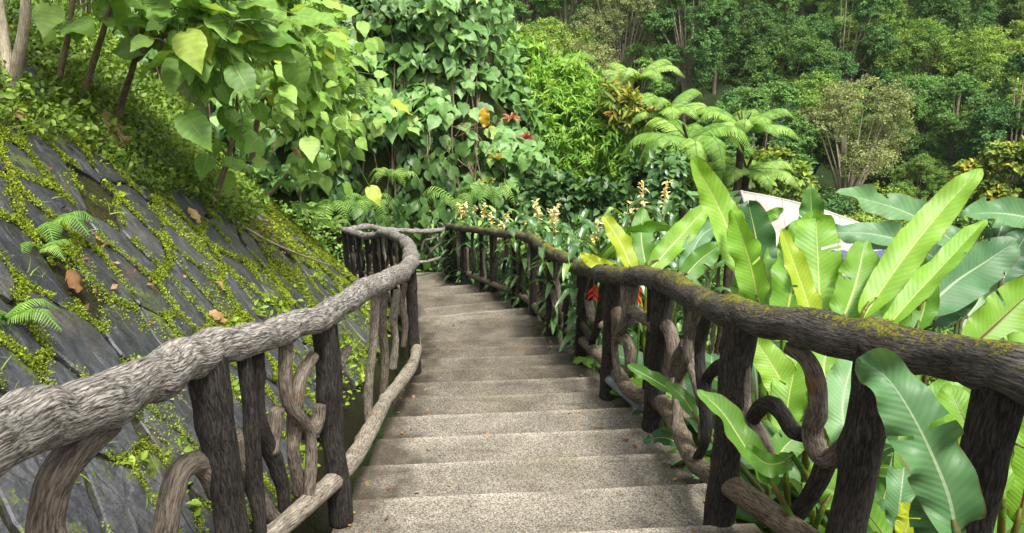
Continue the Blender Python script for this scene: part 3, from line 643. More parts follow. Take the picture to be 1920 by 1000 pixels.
B([(1228, 625), (1236, 612), (1252, 614), (1262, 645), (1263, 690), (1272, 735), (1280, 785)], [24, 26, 26, 26, 26, 28, 28], 'branch', 78, ring=18)
B([(1290, 648), (1272, 668), (1264, 700)], [24, 24, 24], 'branch', 79, ring=16)
B([(1186, 534), (1184, 575), (1200, 592), (1220, 604), (1232, 625)], [24, 26, 24, 24, 24], 'branch', 80, ring=16)
B([(1156, 634), (1172, 636), (1180, 660), (1182, 695)], [20, 22, 22, 22], 'lower_r', 81, ring=14)
B([(1158, 636), (1168, 612), (1185, 600)], [20, 20, 20], 'branch', 82, ring=14)
B([(1148, 572), (1156, 590), (1154, 628)], [18, 22, 18], 'lower_r', 83, ring=14)
B([(1102, 550), (1106, 575), (1114, 600), (1130, 610)], [14, 17, 17, 15], 'branch', 84, ring=14)
B([(1118, 515), (1104, 560), (1090, 600), (1110, 640)], [15, 15, 14, 15], 'post', 85, ring=14)
B([(1136, 500), (1126, 580), (1118, 620), (1106, 660)], [15, 15, 16, 15], 'post', 86, ring=14)
auto_branches(rail_r, DR, baseR, near_frac(DR, 1370), near_frac(DR, 1160), 4, ['post', 'branch'], 560, straight=True)
auto_branches(rail_r, DR, baseR, near_frac(DR, 1088), .99, 22, ['branch', 'post', 'lower_r', 'branch'], 500)
# far railing across the end of the landing
HF = [(642, 432, 15.0), (665, 429, 15.1), (690, 425, 15.2), (715, 430, 15.4), (760, 433, 15.6), (800, 434, 15.8), (836, 430, 16.0)]
rail_f = thing('rustic_railing', 'short thin log railing closing the far end of the landing below the vines', 'railing', at(760, 500, 16.3))
hf = px_path(HF)
DF, baseF, PF = make_rail(rail_f, hf, [.06, .062, .066, .055, .05, .05, .055], ('rail_grey', 'lower', 'post'), [(.02, .05), (.45, .05), (.63, .045), (.99, .05)], .26, 43, .03, 12, .035)
for k, pl in enumerate([[(790, 470), (796, 452), (812, 448), (822, 440)], [(800, 490), (805, 470), (797, 458)], [(805, 478), (815, 465), (826, 455), (830, 440)], [(745, 480), (752, 460), (748, 440)]]):
    fence_branch(rail_f, DF, pl, 4.5, ('branch', 'post')[k % 2], 90 + k, 15.8, ring=10)

# ------------------------------------------------------------------ plants on the bank
def bank_hit(px, py):
    d = np.linspace(1.2, 16, 900); p = CAM + ray(px, py)[None] * d[:, None]; z, dd = hill(p[:, 0], p[:, 1]); m = (z > p[:, 2]) & (dd > -.05); k = np.argmax(m) if m.any() else np.argmin(np.where(d > 4, p[:, 2] - z, 9))
    return p[k], d[k]
def valley_z(p): return np.array([p[0], p[1], valley1(p[0], p[1])])
def blade(mb, pts, W, normal, n=18, m=6, fold=.35, wave=.03, prof=(.45, .6), tint=.5, seed=0, petiole=0., pr=.012, tears=0, curl=0.):
    """a big leaf on the midrib curve pts (base to tip); first part `petiole` (share of length) is stalk"""
    c = catmull(pts, 60) if len(pts) > 2 else np.linspace(pts[0], pts[1], 60); c, s = resample(c, np.linalg.norm(np.diff(c, axis=0), axis=1).sum() / (n + 8))
    n = len(c); u = np.linspace(0, 1, n); T = nrm(np.gradient(c, axis=0)); N = np.broadcast_to(np.asarray(normal, float), T.shape)
    S = nrm(np.cross(T, N)); N = np.cross(S, T)
    v = np.linspace(-1, 1, 2 * m + 1)
    ul = u; w = W / 2 * np.clip(ul, 0, 1) ** prof[0] * np.clip(1.0 - ul, 0, 1) ** prof[1]; w = w / (w.max() + 1e-9) * W / 2; w = np.maximum(w, .002)
    g_ = np.random.default_rng(seed); ph = g_.uniform(0, 6.28, 4)
    off = w[:, None] * v[None]
    hgt = fold * np.abs(off) - curl * off ** 2 / max(W, 1e-3) + wave * W / .2 * (v[None] ** 2) * (np.sin(u[:, None] * 17 + ph[0] + np.sign(v[None]) * ph[1]) + .6 * np.sin(u[:, None] * 31 + ph[2] * np.sign(v[None])))
    V = c[:, None] + S[:, None] * off[..., None] + N[:, None] * hgt[..., None]
    V += .012 * W / .2 * (np.abs(v)[None, :, None]) * T[:, None] * 2.0
    k = 2 * m + 1; i = np.arange(n - 1)[:, None] * k; j = np.arange(k - 1)[None]; q = np.stack([i + j, i + j + 1, i + k + j + 1, i + k + j], -1)
    if tears:
        mask = np.ones(q.shape[:2], bool)
        for _ in range(tears):
            r = g_.integers(int(n * .25), int(n * .85)); L = g_.integers(1, m); sd = g_.random() < .5
            if sd: mask[r, :L] = False
            else: mask[r, k - 1 - L:] = False
        q = q[mask]
    uv = np.stack([np.repeat(u[:, None], k, 1), np.broadcast_to((v + 1) / 2, (n, k))], -1)
    mb.add(V.reshape(-1, 3), q.reshape(-1, 4), uv=uv.reshape(-1, 2), tint=tint, bark=None)
    return c
def view_normal(p, roll=0., T=None):
    V = nrm(CAM - p)
    if T is None or roll == 0: return V
    T = nrm(T); return V * math.cos(roll) + np.cross(T, V) * math.sin(roll)

def stem_obj(parent, name, pts, r, mat, seed, step=.04, ring=9, lump=.12, knots=3):
    mb = MB(); tube(mb, pts, r, step, ring, lump, .03, seed, knots=knots); return mb.build(name, M[mat], parent)

def broad_tree(label, base, stems, poly, dfun, nclus, per, size, seed, rad, trunk_mat='stem', rr=.022, extra=None):
    """saplings with big leaves: clusters fill a region of the crown"""
    g_ = np.random.default_rng(seed); t = thing('broad_leaved_sapling', label, 'sapling', base, 'saplings rooted in the bank')
    tops = []
    for k, st in enumerate(stems): stem_obj(t, 'trunk' if k == 0 else 'stem', st, np.linspace(rr * 1.3, rr * .6, len(st)), trunk_mat, seed + k); tops.append(st[-1])
    mb = MB(); mbb = MB(); poly = np.asarray(poly, float); lo, hi = poly.min(0), poly.max(0); cl = []
    def inside(p):
        x, y = p; r = False; j = len(poly) - 1
        for i in range(len(poly)):
            if (poly[i, 1] > y) != (poly[j, 1] > y) and x < (poly[j, 0] - poly[i, 0]) * (y - poly[i, 1]) / (poly[j, 1] - poly[i, 1]) + poly[i, 0]: r = not r
            j = i
        return r
    while len(cl) < nclus:
        p = g_.uniform(lo, hi)
        if inside(p): cl.append(at(p[0], p[1], dfun(p[0]) + g_.uniform(-.5, .6)))
    if extra: cl += [at(*e) for e in extra]
    for c in cl:
        top = min((s_[q] for s_ in stems for q in range(len(s_) // 2, len(s_))), key=lambda x: np.linalg.norm(x - c)); mid = (top + c) / 2 + [0, 0, .12]
        tube(mbb, [top, mid, c], [rr * .5, rr * .35, .005], .06, 6, .1, 0, seed, cap=False)
        k = per; pos = c + g_.normal(size=(k, 3)) * rad; out = nrm(pos - top + [0, 0, 0]); ax = nrm(out * .7 + g_.normal(size=(k, 3)) * .5 + [0.3, -.1, -.42])
        nor = nrm(np.array([.12, -.45, .9]) + g_.normal(size=(k, 3)) * .33); tn = np.clip(g_.normal(.52, .2, k), 0, .9); tn = np.where(g_.random(k) < .006, g_.uniform(.93, 1, k), tn)
        scatter(mb, T_BROAD, pos, ax, nor, size * g_.uniform(.4, 1.15, k), tn)
        for p_ in pos: tube(mbb, [c, (c + p_) / 2 + [0, 0, .03], p_], [.006, .005, .004], .08, 5, 0, 0, seed, cap=False)
    mb.build('foliage', M['bigleaf'], t); mbb.build('twigs', M['green_stem'], t)
    return t
def leaf_fine(rows, fold, droop, cup=.25, wave=.02):
    v = []; uv = []; q = []; ks = (-1, -.55, 0, .55, 1)
    for i, (u, w) in enumerate(rows):
        for k in ks:
            v.append((u - .06 * (abs(k)) * (u < .1), k * w, fold * abs(k) * w - cup * (k * w) ** 2 * 2 - droop * u * u + wave * math.sin(i * 2.1 + k * 3) * abs(k))); uv.append((u, .5 + k / 2))
    for i in range(len(rows) - 1):
        for j in range(4): b = i * 5 + j; q.append((b, b + 1, b + 6, b + 5))
    return np.array(v), np.array(q), np.array(uv)
T_BROAD = leaf_fine([(-.06, .09), (-.02, .22), (.1, .34), (.28, .4), (.46, .37), (.63, .29), (.78, .17), (.9, .08), (1.03, .006)], .3, .3, .35, .05)
T_VINE = leaf_fine([(-.04, .14), (.06, .34), (.24, .42), (.38, .36), (.5, .38), (.66, .26), (.85, .1), (1.03, .006)], .32, .25)

def up(p, dx, dz, dy=0.): return np.asarray(p) + np.array([dx, dy, dz])
b1, d1 = bank_hit(20, 178)
broad_tree('pale twin-stemmed sapling at the upper edge of the bank', b1, [[b1 - [0, 0, .05], at(32, 120, d1 - .1), at(46, 40, d1 - .2), at(50, -60, d1 - .3), at(60, -240, d1 - .5)], [b1, at(10, 90, d1), at(0, 10, d1), at(-20, -200, d1)]],
           [(-60, -330), (170, -330), (170, -130), (-60, -130)], lambda x: d1 - .5, 8, 9, .22, 101, .22, 'trunk', .034)
b2, d2 = bank_hit(100, 168)
broad_tree('thin brown sapling beside the pale twin-stemmed one', b2, [[b2 - [0, 0, .05], at(122, 95, d2 - .1), at(136, 10, d2 - .2), at(150, -160, d2 - .4)]], [(120, -220), (260, -220), (240, -60), (150, -50)], lambda x: d2 - .3, 9, 6, .28, 102, .18, 'stem', .02, [(165, 5, d2 - .2)])
b3, d3 = bank_hit(143, 200)
broad_tree('leaning brown sapling with a yellow drooping leaf', b3, [[b3 - [0, 0, .05], at(168, 140, d3 - .05), at(190, 70, d3 - .2), at(206, 20, d3 - .3), at(240, -70, d3 - .6)]], [(215, -120), (330, -120), (300, 20), (225, 0)], lambda x: d3 - .5, 6, 5, .28, 103, .2, 'stem', .022)
b4, d4 = bank_hit(214, 238)
broad_tree('slender sapling with the largest pale broad leaves over the bank', b4, [[b4 - [0, 0, .05], at(228, 195, d4 - .05), at(248, 130, d4 - .3), at(266, 60, d4 - .5), at(290, -40, d4 - .8)], [at(255, 110, d4 - .35), at(300, 70, d4 - .7), at(360, 60, d4 - .9)]],
           [(285, -60), (420, -60), (470, 50), (470, 95), (350, 85), (310, 20)], lambda x: d4 - .7, 26, 6, .28, 104, .2, 'stem', .024, [(335, 95, d4 - 1.0), (400, 100, d4 - 1.0), (380, 60, d4 - .9)])
b5, d5 = bank_hit(395, 388)
broad_tree('short orange-brown sapling rooted in a clump of soil on the slabs', b5, [[b5 - [0, 0, .05], at(412, 345, d5 - .08), at(428, 300, d5 - .1), at(438, 245, d5 - .15), at(445, 205, d5 - .2)]], [(420, 185), (480, 185), (475, 235), (425, 235)], lambda x: d5 - .25, 4, 4, .24, 105, .1, 'stem', .024, [(408, 300, d5 - .15)])
b6, d6 = bank_hit(470, 300)
broad_tree('bushy sapling with yellow-green broad leaves above the bank edge', b6, [[b6 - [0, 0, .05], at(480, 240, d6 - .1), at(500, 150, d6 - .2), at(515, 60, d6 - .3), at(520, -60, d6 - .4)], [at(500, 150, d6 - .2), at(470, 60, d6 - .8), at(450, -10, d6 - 1.1)]],
           [(400, -60), (560, -60), (600, 40), (590, 130), (560, 190), (510, 175), (460, 110), (420, 50)], lambda x: d6 - .9, 64, 7, .26, 106, .26, 'stem', .03)
b7 = np.array(bank(np.array([12.6]), np.array([2.4]))[0][0]); d7 = float((b7 - CAM) @ np.array([0, math.cos(PITCH), -math.sin(PITCH)]))
broad_tree('bright broad-leaved sapling drooping over the bank corner', b7, [[b7 - [0, 0, .05], at(575, 280, d7), at(580, 190, d7 - .1), at(590, 90, d7 - .2), at(590, 20, d7 - .2)]],
           [(520, 20), (640, 30), (650, 80), (640, 180), (660, 235), (640, 260), (570, 255), (520, 200), (520, 130)], lambda x: d7 - .4, 62, 7, .28, 107, .3, 'stem', .03)

def frond(mb, pts, W, npair=26, tint=.5, seed=0, up_n=(0, 0, 1), slim=1., ru=None):
    """a fern frond: tapering rows of pinnae along the rachis curve"""
    c = catmull(pts, 80); c, s = resample(c, np.linalg.norm(np.diff(c, axis=0), axis=1).sum() / (npair + 1)); n = len(c)
    T = nrm(np.gradient(c, axis=0)); N = np.broadcast_to(np.asarray(up_n, float), T.shape); S = nrm(np.cross(T, N)); N = np.cross(S, T); u = np.linspace(0, 1, n)
    wl = W * np.sin(np.pi * np.clip(u * .9 + .1, 0, 1)) ** .7 * (1 - .35 * u); k = np.arange(2, n)
    for sg in (-1, 1):
        ax = nrm(S[k] * sg + T[k] * .45 - N[k] * .22); nor = nrm(N[k] + rng.normal(size=(len(k), 3)) * .12)
        scatter(mb, T_PINNA, c[k], ax, nor, wl[k], np.clip(tint + rng.normal(0, .1, len(k)), 0, 1))
    tube(mb, c[::3] if n > 9 else c, np.linspace(.012, .003, len(c[::3] if n > 9 else c)) * slim, .15, 5, 0, 0, seed, cap=False, tint=.2)
T_PINNA = leaf_t([(0, .035), (.15, .075), (.3, .05), (.38, .075), (.52, .045), (.6, .06), (.75, .03), (.82, .04), (1, .005)], .1, .3)
def fern_plant(name, label, cat, base, n, L, arch, seed, group, mat='fern', spread=(0, 6.28), elev=(.7, 1.2), npair=22, width=.26):
    g_ = np.random.default_rng(seed); t = thing(name, label, cat, base, group); base = np.asarray(base, float)
    for i in range(n):
        a = spread[0] + (spread[1] - spread[0]) * (i + g_.uniform(0, .8)) / n; e = g_.uniform(*elev); l = L * g_.uniform(.75, 1.1); h = np.array([math.cos(a), math.sin(a), 0])
        pts = [base, base + l * .35 * (h * math.cos(e) + [0, 0, math.sin(e)]), base + l * (.72 * h * math.cos(e * .7) + [0, 0, .5 * math.sin(e)]), base + l * (h * .98 + [0, 0, .5 * math.sin(e) - arch])]
        mb = MB(); frond(mb, pts, l * width, npair, float(np.clip(g_.normal(.55, .2), .1, .95)), seed + i); mb.build('frond', M[mat], t)
    return t
for k, (px, py, n, L, lab) in enumerate([(88, 425, 6, .5, 'bright feathery fern lying over the slabs below the thin saplings'), (70, 470, 5, .34, 'small bright fern tuft under the feathery one on the slabs'), (8, 600, 6, .42, 'bright fern with grassy fronds at the picture edge of the bank'), (312, 200, 5, .5, 'fern with a fine ladder frond among weeds high on the bank'), (585, 392, 8, .55, 'pale green fern on the bank corner above the railing bend'), (560, 350, 6, .6, 'yellow-green fern below the drooping sapling'), (620, 420, 6, .55, 'low fern hanging over the bank corner beside the railing bend'), (515, 330, 6, .5, 'fern among the weeds at the outer edge of the bank')]):
    p, d = bank_hit(px, py); fern_plant('bank_fern', lab, 'fern', p, n, L * .6, .35, 130 + k, 'ferns on the slate bank', 'fern', (2.6, 7.2), (.3, .9), 24, .28)
# dry leaves lying on the bank
for k, (px, py, L, W, tn, lab) in enumerate([(198, 250, .42, .34, .9, 'large crumpled straw-coloured dead leaf hanging at a sapling foot'), (255, 268, .26, .12, .55, 'narrow brown dead leaf beside the large straw-coloured one'), (130, 540, .2, .09, .12, 'dark purple-brown curled dead leaf in the moss'), (358, 412, .22, .1, .85, 'pale tan dead leaf below the orange-brown sapling'), (398, 603, .15, .1, .6, 'orange-brown curled dead leaf just above the handrail'), (405, 545, .12, .04, .5, 'thin rusty dead leaf on a slab above the handrail'), (550, 290, .24, .12, .65, 'yellowish dead leaf hanging by the bank corner'), (30, 228, .16, .07, .4, 'small brown dead leaf at the weedy edge')]):
    L *= .8; W *= .8; p, d = bank_hit(px, py); g_ = np.random.default_rng(200 + k); N = np.array([.62, -.2, .75]); a = nrm(np.array([g_.uniform(-.3, .6), g_.uniform(-.8, .2), -.7])); a = nrm(a - N * a.dot(N)); p = p + N * .05
    mb = MB(); blade(mb, [p - a * L / 2, p + N * .04, p + a * L / 2 + N * .02], W, N, 16, 4, .5, .03, (.5, .6), tn, 200 + k, curl=2.5)
    tag(mb.build('dead_leaf', M['dry']), lab, 'dead leaf', 'dead leaves on the bank')
# leaf litter and a twig
s = np.concatenate([rng.normal(7.4, .4, 260), rng.normal(4.1, .3, 90)]); t = np.concatenate([rng.normal(1.75, .14, 260), rng.normal(1.7, .3, 90)]); mb = MB(); m = (t > .1)
scat_bank(mb, T_CARD, s[m], t[m], rng.uniform(.02, .05, m.sum()), rng.uniform(0, .6, m.sum()), .02, .4, .9)
tag(mb.build('leaf_litter', M['dry']), 'brown leaf litter caught around the sapling roots', 'leaf litter', kind='stuff')
mb = MB(); tube(mb, [bank_hit(*q)[0] + np.array([.03, -.02, .05]) for q in [(440, 425), (500, 460), (560, 485), (620, 505)]], [.012, .011, .009, .005], .04, 7, .2, .05, 9)
tag(mb.build('fallen_twig', M['trunk']), 'long pale fallen twig lying down the bank', 'twig')

# ------------------------------------------------------------------ vines, bush and tree ferns across the gully
def vh_point(x, z):
    yb = 18.0 + .10 * (x + 3); top = np.interp(x, VX, VT); f = np.clip((z + 5.0) / (top + 5.0), 0, .985); return np.stack([x, yb - .9 * np.log(1 - f), z], -1)
VX = [-14, -2.4, -1.0, -.4, .4, 1.5, 3.5]; VT = [4.5, 4.0, 1.9, -.5, -1.9, -4.5, -6.5]
def vine(name, label, xr, zr, n, size, mat, tm, seed, hang, grp, lump=.8, tmean=.45, dark=False):
    g_ = np.random.default_rng(seed); x = g_.uniform(*xr, n * 3); z = g_.uniform(*zr, n * 3); top = np.interp(x, VX, VT); keep = z < top - .05; x, z = x[keep], z[keep]
    lm = fbm(np.stack([x * .9, z * .9, x * 0 + seed], -1), seed, 3); keep = lm > -.2; x, z, lm = x[keep][:n], z[keep][:n], lm[keep][:n]; n = len(x)
    lm = lm + .22 * np.sin(z * 5.2 + 1.3 * np.sin(x * 1.9))
    p = vh_point(x, z); o = np.clip(lm * lump * 1.4 + .4, .03, 1.4) * g_.uniform(.6, 1.05, n); p[:, 1] -= o; p[:, 0] += .25 * o * np.clip(x + 2, 0, 2)
    ax = nrm(np.stack([g_.normal(.05, .55, n), g_.normal(-.55, .35, n), g_.normal(-.5 - hang, .3, n)], -1)); nor = nrm(np.stack([g_.normal(.05, .3, n), g_.normal(-.34 - .6 * hang, .25, n), g_.normal(1.0 - .6 * hang, .25, n)], -1))
    tn = np.clip(g_.normal(tmean, .18, n) + .15 * lm, 0, .94)
    t = thing(name, label, 'vine', vh_point(np.array([np.mean(xr)]), np.array([zr[0]]))[0], grp)
    mb = MB(); sz_ = size * g_.uniform(.45, 1.25, n); q_ = g_.random(n)
    for tm_, mk, f_ in ((tm, q_ < .66, 1.), (T_HEART, (q_ >= .66) & (q_ < .82), .8), (T_OVATE, q_ >= .82, .75)): scatter(mb, tm_, p[mk], ax[mk], nor[mk], sz_[mk] * f_, tn[mk])
    mb.build('foliage', M[mat], t)
    mb = MB()
    for k in range(9):
        x0 = g_.uniform(*xr); zs = np.linspace(zr[0], zr[1], 6); zs = np.minimum(zs, np.interp(x0, VX, VT) - .2); pts = vh_point(x0 + np.cumsum(g_.normal(0, .18, 6)), zs); pts[:, 1] -= g_.uniform(.1, .4)
        if np.ptp(zs) > .4: tube(mb, pts, [.02, .02, .018, .016, .012, .008], .06, 6, .2, 0, seed + k)
    mb.build('stems', M['stem'], t); return t
VG = 'vines on the hill across the gully'
vine('climbing_vine', 'pale heart-leaved vine curtain high beside the tree saplings', (-11, -5.2), (-2.8, 4.2), 900, .36, 'vine', T_VINE, 301, .1, VG, 1.0, .5)
vine('climbing_vine', 'tiered pale green heart-leaved vine above the middle of the stairs', (-5.4, -1.6), (-2.6, 3.9), 900, .37, 'vine', T_VINE, 302, .05, VG, 1.1, .55)
vine('climbing_vine', 'heart-leaved vine overhanging beside the red bromeliads', (-1.9, .8), (-3.0, 3.0), 420, .36, 'vine', T_VINE, 303, .05, VG, 1.2, .55)
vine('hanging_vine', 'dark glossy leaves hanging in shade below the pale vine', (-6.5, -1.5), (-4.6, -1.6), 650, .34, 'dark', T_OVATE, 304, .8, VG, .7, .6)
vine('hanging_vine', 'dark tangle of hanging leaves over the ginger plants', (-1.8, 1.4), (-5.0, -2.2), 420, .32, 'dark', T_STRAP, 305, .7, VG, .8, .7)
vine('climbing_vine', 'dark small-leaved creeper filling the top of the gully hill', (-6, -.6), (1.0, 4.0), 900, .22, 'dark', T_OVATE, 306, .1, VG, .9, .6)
n = 2600; x = rng.uniform(-4.5, 2.2, n); y = 18 + .1 * (x + 3) + rng.uniform(.3, 7, n) ** 1.0; e_ = .05; z = vhill(x, y); gx_ = (vhill(x + e_, y) - z) / e_; gy_ = (vhill(x, y + e_) - z) / e_
nn = nrm(np.stack([-gx_, -gy_, np.ones(n)], -1)); p = np.stack([x, y, z], -1) + nn * rng.uniform(.05, .55, n)[:, None]
tv = thing('climbing_vine', 'pale vine rolling over the crest and outer flank of the gully hill', 'vine', (-1, 20, 0), VG); mb = MB()
scatter(mb, T_VINE, p, nrm(rng.normal(size=(n, 3)) * .6 + [.3, -.4, -.4]), nn + [0, -.2, .5] + rng.normal(size=(n, 3)) * .3, .36 * rng.uniform(.5, 1.2, n), np.clip(rng.normal(.45, .2, n), 0, .94)); mb.build('foliage', M['vine'], tv)
n = 5200; x = rng.uniform(-8, -1.4, n); z = rng.uniform(-5.2, -2.9, n); keep = z < -3.5 + .7 * n2(x, z, .8, 77) + .25 * np.clip(-4 - x, 0, 3); x, z = x[keep], z[keep]; p = vh_point(x, z); p[:, 1] -= rng.uniform(.05, .5, len(x)); mb = MB()
scatter(mb, T_OVATE, p, rdir(len(x), -.1), np.array([0, -.5, .8]) + rng.normal(size=(len(x), 3)) * .4, rng.uniform(.07, .16, len(x)), rng.uniform(.25, .95, len(x)))
tag(mb.build('ground_creeper', M['fern']), 'bright green creeper carpeting the gully foot behind the far railing', 'creeper', kind='stuff')
for k, (px, py, dd_, n, L, lab) in enumerate([(620, 400, 16.4, 8, .9, 'bright fern at the gully foot beyond the railing bend'), (690, 385, 17, 8, .8, 'fern beside the bright creeper under the dark hanging leaves'), (735, 330, 17, 7, .7, 'fern growing out of the dark hanging leaves'), (860, 385, 17, 7, 1.0, 'dark fern in the shade behind the ginger flowers'), (925, 370, 17.5, 7, 1.0, 'shaded fern under the overhanging vine')]):
    fern_plant('gully_fern', lab, 'fern', at(px, py, dd_), n, L, .45, 320 + k, 'ferns in the gully', 'fern', (3.0, 6.6), (.3, 1.0), 20, .26)
def bromeliad(label, p, n, L, mat, seed, tmean):
    g_ = np.random.default_rng(seed); t = thing('bromeliad', label, 'bromeliad', p, 'bromeliads under the vine'); mb = MB()
    for i in range(n):
        a = g_.uniform(0, 6.28); e = g_.uniform(.2, 1.2); h = np.array([math.cos(a) * math.cos(e), math.sin(a) * math.cos(e) - .3, math.sin(e)]); l = L * g_.uniform(.7, 1.1)
        blade(mb, [p, p + h * l * .6, p + h * l - [0, 0, .25 * l]], .05, [0, -.6, .8], 8, 2, .5, 0, (.2, .5), float(np.clip(g_.normal(tmean, .2), 0, 1)), seed + i)
    mb.build('foliage', M[mat], t); return t
for k, (px, py, m_, tm_, lab) in enumerate([(958, 225, 'pink', .6, 'pinkish-red bromeliad rosette beside the yellow leaf'), (985, 262, 'pink', .15, 'deep crimson bromeliad below the pinkish one'), (930, 300, 'croton', .8, 'brownish bromeliad among the tangled roots'), (915, 345, 'croton', .6, 'variegated yellow-green strap plant above the ginger flowers')]):
    bromeliad(lab, at(px, py, 17.0), 18, .27, m_, 330 + k, tm_)
mb = MB(); p = at(908, 200, 16.4); blade(mb, [p, p + [.0, -.03, -.2], p + [.02, 0, -.42]], .24, [0, -1, .3], 10, 3, .4, .02, (.4, .5), 1., 5); tag(mb.build('yellow_leaf', M['vine']), 'single orange-yellow leaf hanging at the vine edge', 'leaf')
mb = MB()
for k in range(16):
    p = at(rng.uniform(800, 960), rng.uniform(230, 320), 17.2); q = p + rng.normal(0, .35, 3) + [0.2, -.1, -.2]; tube(mb, [p, p * .7 + q * .3 + rng.normal(0, .04, 3), p * .35 + q * .65 + rng.normal(0, .05, 3), q], [.012, .01, .008, .004], .03, 6, .2, 0, k)
tag(mb.build('dead_roots', M['stem']), 'tangle of bare brown roots hanging under the vine', 'roots')

T_WILLOW = leaf_t([(0, .02), (.3, .125), (.6, .1), (1, .006)], .25, .4)
def lobed_bush(name, label, cat, lobes, depth, mat, tm, tufts, per, L, seed, droop=.6, group=None, tmean=.5):
    g_ = np.random.default_rng(seed); lobes = [(at(px, py, depth + dz), r * depth / F) for px, py, r, dz in lobes]; base = valley_z(np.mean([l[0] for l in lobes], 0)); t = thing(name, label, cat, base, group); mb = MB(); mbs = MB()
    for c, r in lobes:
        k = int(tufts * (r / .8) ** 2) + 4; d = nrm(g_.normal(size=(k, 3)) * [1, 1, .9] + [0, -.25, .25]); pos = c + d * (r * g_.uniform(.65, 1.1, k))[:, None] * np.array([1, .9, 1])
        pp = np.repeat(pos, per, 0); n = len(pp); dd_ = np.repeat(d, per, 0); ax = nrm(dd_ * .55 + g_.normal(size=(n, 3)) * .75 + [0, 0, -droop * .35]); nor = nrm(dd_ * .7 + [0, -.1, .9] + g_.normal(size=(n, 3)) * .25)
        tuft_t = np.repeat(g_.normal(tmean, .18, k), per)
        scatter(mb, tm, pp + g_.normal(size=(n, 3)) * L * .12, ax, nor, L * g_.uniform(.7, 1.2, n), np.clip(tuft_t + g_.normal(0, .1, n), 0, 1))
        tube(mbs, [base, (base + c) / 2 + g_.normal(0, .2, 3), c], [.06, .045, .02], .25, 7, .15, 0, seed)
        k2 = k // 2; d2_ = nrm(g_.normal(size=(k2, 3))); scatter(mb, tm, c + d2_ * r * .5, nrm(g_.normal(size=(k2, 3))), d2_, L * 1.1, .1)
    mb.build('foliage', M[mat], t); mbs.build('stems', M['stem'], t); return t
lobed_bush('narrow_leaved_bush', 'large bright green bush of drooping narrow leaves beyond the bend', 'bush', [(935, 128, 42, .3), (975, 120, 50, .5), (1030, 150, 55, .3), (1085, 165, 52, .2), (1120, 200, 50, .1), (1000, 200, 62, -.2), (1060, 235, 66, -.3), (960, 175, 45, 0), (1125, 260, 52, -.2), (1020, 280, 60, -.3), (1085, 310, 58, -.2), (1150, 240, 40, 0), (1030, 335, 50, -.2), (1140, 320, 45, 0), (1165, 285, 46, -.6), (1175, 335, 40, -.6), (1100, 215, 50, -.4), (1150, 265, 42, -.8)], 21.5, 'willow', T_WILLOW, 110, 12, .23, 340, .8, None, .55)
lobed_bush('croton_shrub', 'shrub with yellow and orange tinged leaves beside the bright bush', 'shrub', [(1150, 180, 30, .2), (1185, 225, 36, .2), (1210, 215, 26, 0), (1170, 200, 28, 0)], 20, 'croton', T_STRAP, 60, 8, .3, 341, .3, None, .6)
SG = 'shrubs filling the slope below the bend'
for k, (lb, dep_, m_, L, lab) in enumerate([
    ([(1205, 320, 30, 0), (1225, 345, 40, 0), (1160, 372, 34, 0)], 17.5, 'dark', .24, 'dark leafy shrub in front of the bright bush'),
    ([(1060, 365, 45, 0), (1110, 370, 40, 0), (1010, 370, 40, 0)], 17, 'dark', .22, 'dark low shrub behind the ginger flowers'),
    ([(1260, 320, 40, 0), (1250, 370, 45, 0), (1290, 350, 35, 0)], 16, 'ginger', .24, 'mid green shrub under the drooping tree fern'),
    ([(1350, 400, 40, 0), (1330, 440, 45, 0)], 14, 'dark', .22, 'dark shrub beside the white awning corner'),
    ([(1450, 330, 45, 2), (1490, 345, 40, 2), (1410, 345, 35, 2)], 20, 'bank', .2, 'olive shrub behind the white awning peak'),
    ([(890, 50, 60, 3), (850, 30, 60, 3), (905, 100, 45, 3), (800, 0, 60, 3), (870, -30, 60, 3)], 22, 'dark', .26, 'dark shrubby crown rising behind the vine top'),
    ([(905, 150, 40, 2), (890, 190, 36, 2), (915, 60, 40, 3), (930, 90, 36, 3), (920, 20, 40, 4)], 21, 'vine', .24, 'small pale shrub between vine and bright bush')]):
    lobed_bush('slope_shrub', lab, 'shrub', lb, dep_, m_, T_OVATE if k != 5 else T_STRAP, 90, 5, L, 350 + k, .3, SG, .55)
def tree_fern(label, px, py, d, n, L, seed, elev=(.15, .75), tmean=.6, arch=.42, mat='fern'):
    p = at(px, py, d); g = valley_z(p + [-.1, 0, 0]); t = thing('tree_fern', label, 'tree fern', g, 'tree ferns on the slope'); g_ = np.random.default_rng(seed)
    stem_obj(t, 'trunk', [g - [0, 0, .2], g * .5 + p * .5 + [.06, 0, 0], p], [.15, .11, .09], 'fern_trunk', seed, .07, 10, .25)
    for i in range(n):
        a = 6.283 * (i + g_.uniform(-.25, .25)) / n; e = g_.uniform(*elev); l = L * g_.uniform(.85, 1.12); h = np.array([math.cos(a), math.sin(a), 0]); z = np.array([0, 0, 1.])
        pts = [p, p + l * (.35 * h + z * .35 * math.tan(e) * .8), p + l * (.7 * h + z * (.5 * math.tan(e) * .8 - .1 * arch)), p + l * (.95 * h + z * (.4 * math.tan(e) - .62 * arch))]
        mb = MB(); frond(mb, pts, l * .29, 38, float(np.clip(g_.normal(tmean, .12), 0, 1)), seed + i, slim=2.); mb.build('frond', M[mat], t)
    mb = MB()
    for i in range(4):
        a = g_.uniform(0, 6.28); q = p + [.12 * math.cos(a), .12 * math.sin(a), .25]; tube(mb, [p, q, q + [.05 * math.cos(a), .05 * math.sin(a), .12]], [.025, .02, .012], .05, 6, .1, 0, i)
    mb.build('crozier', M['fern_trunk'], t); return t
tree_fern('tree fern with a flat umbrella crown on a bare dark trunk above the awning', 1393, 238, 19, 13, 1.4, 360)
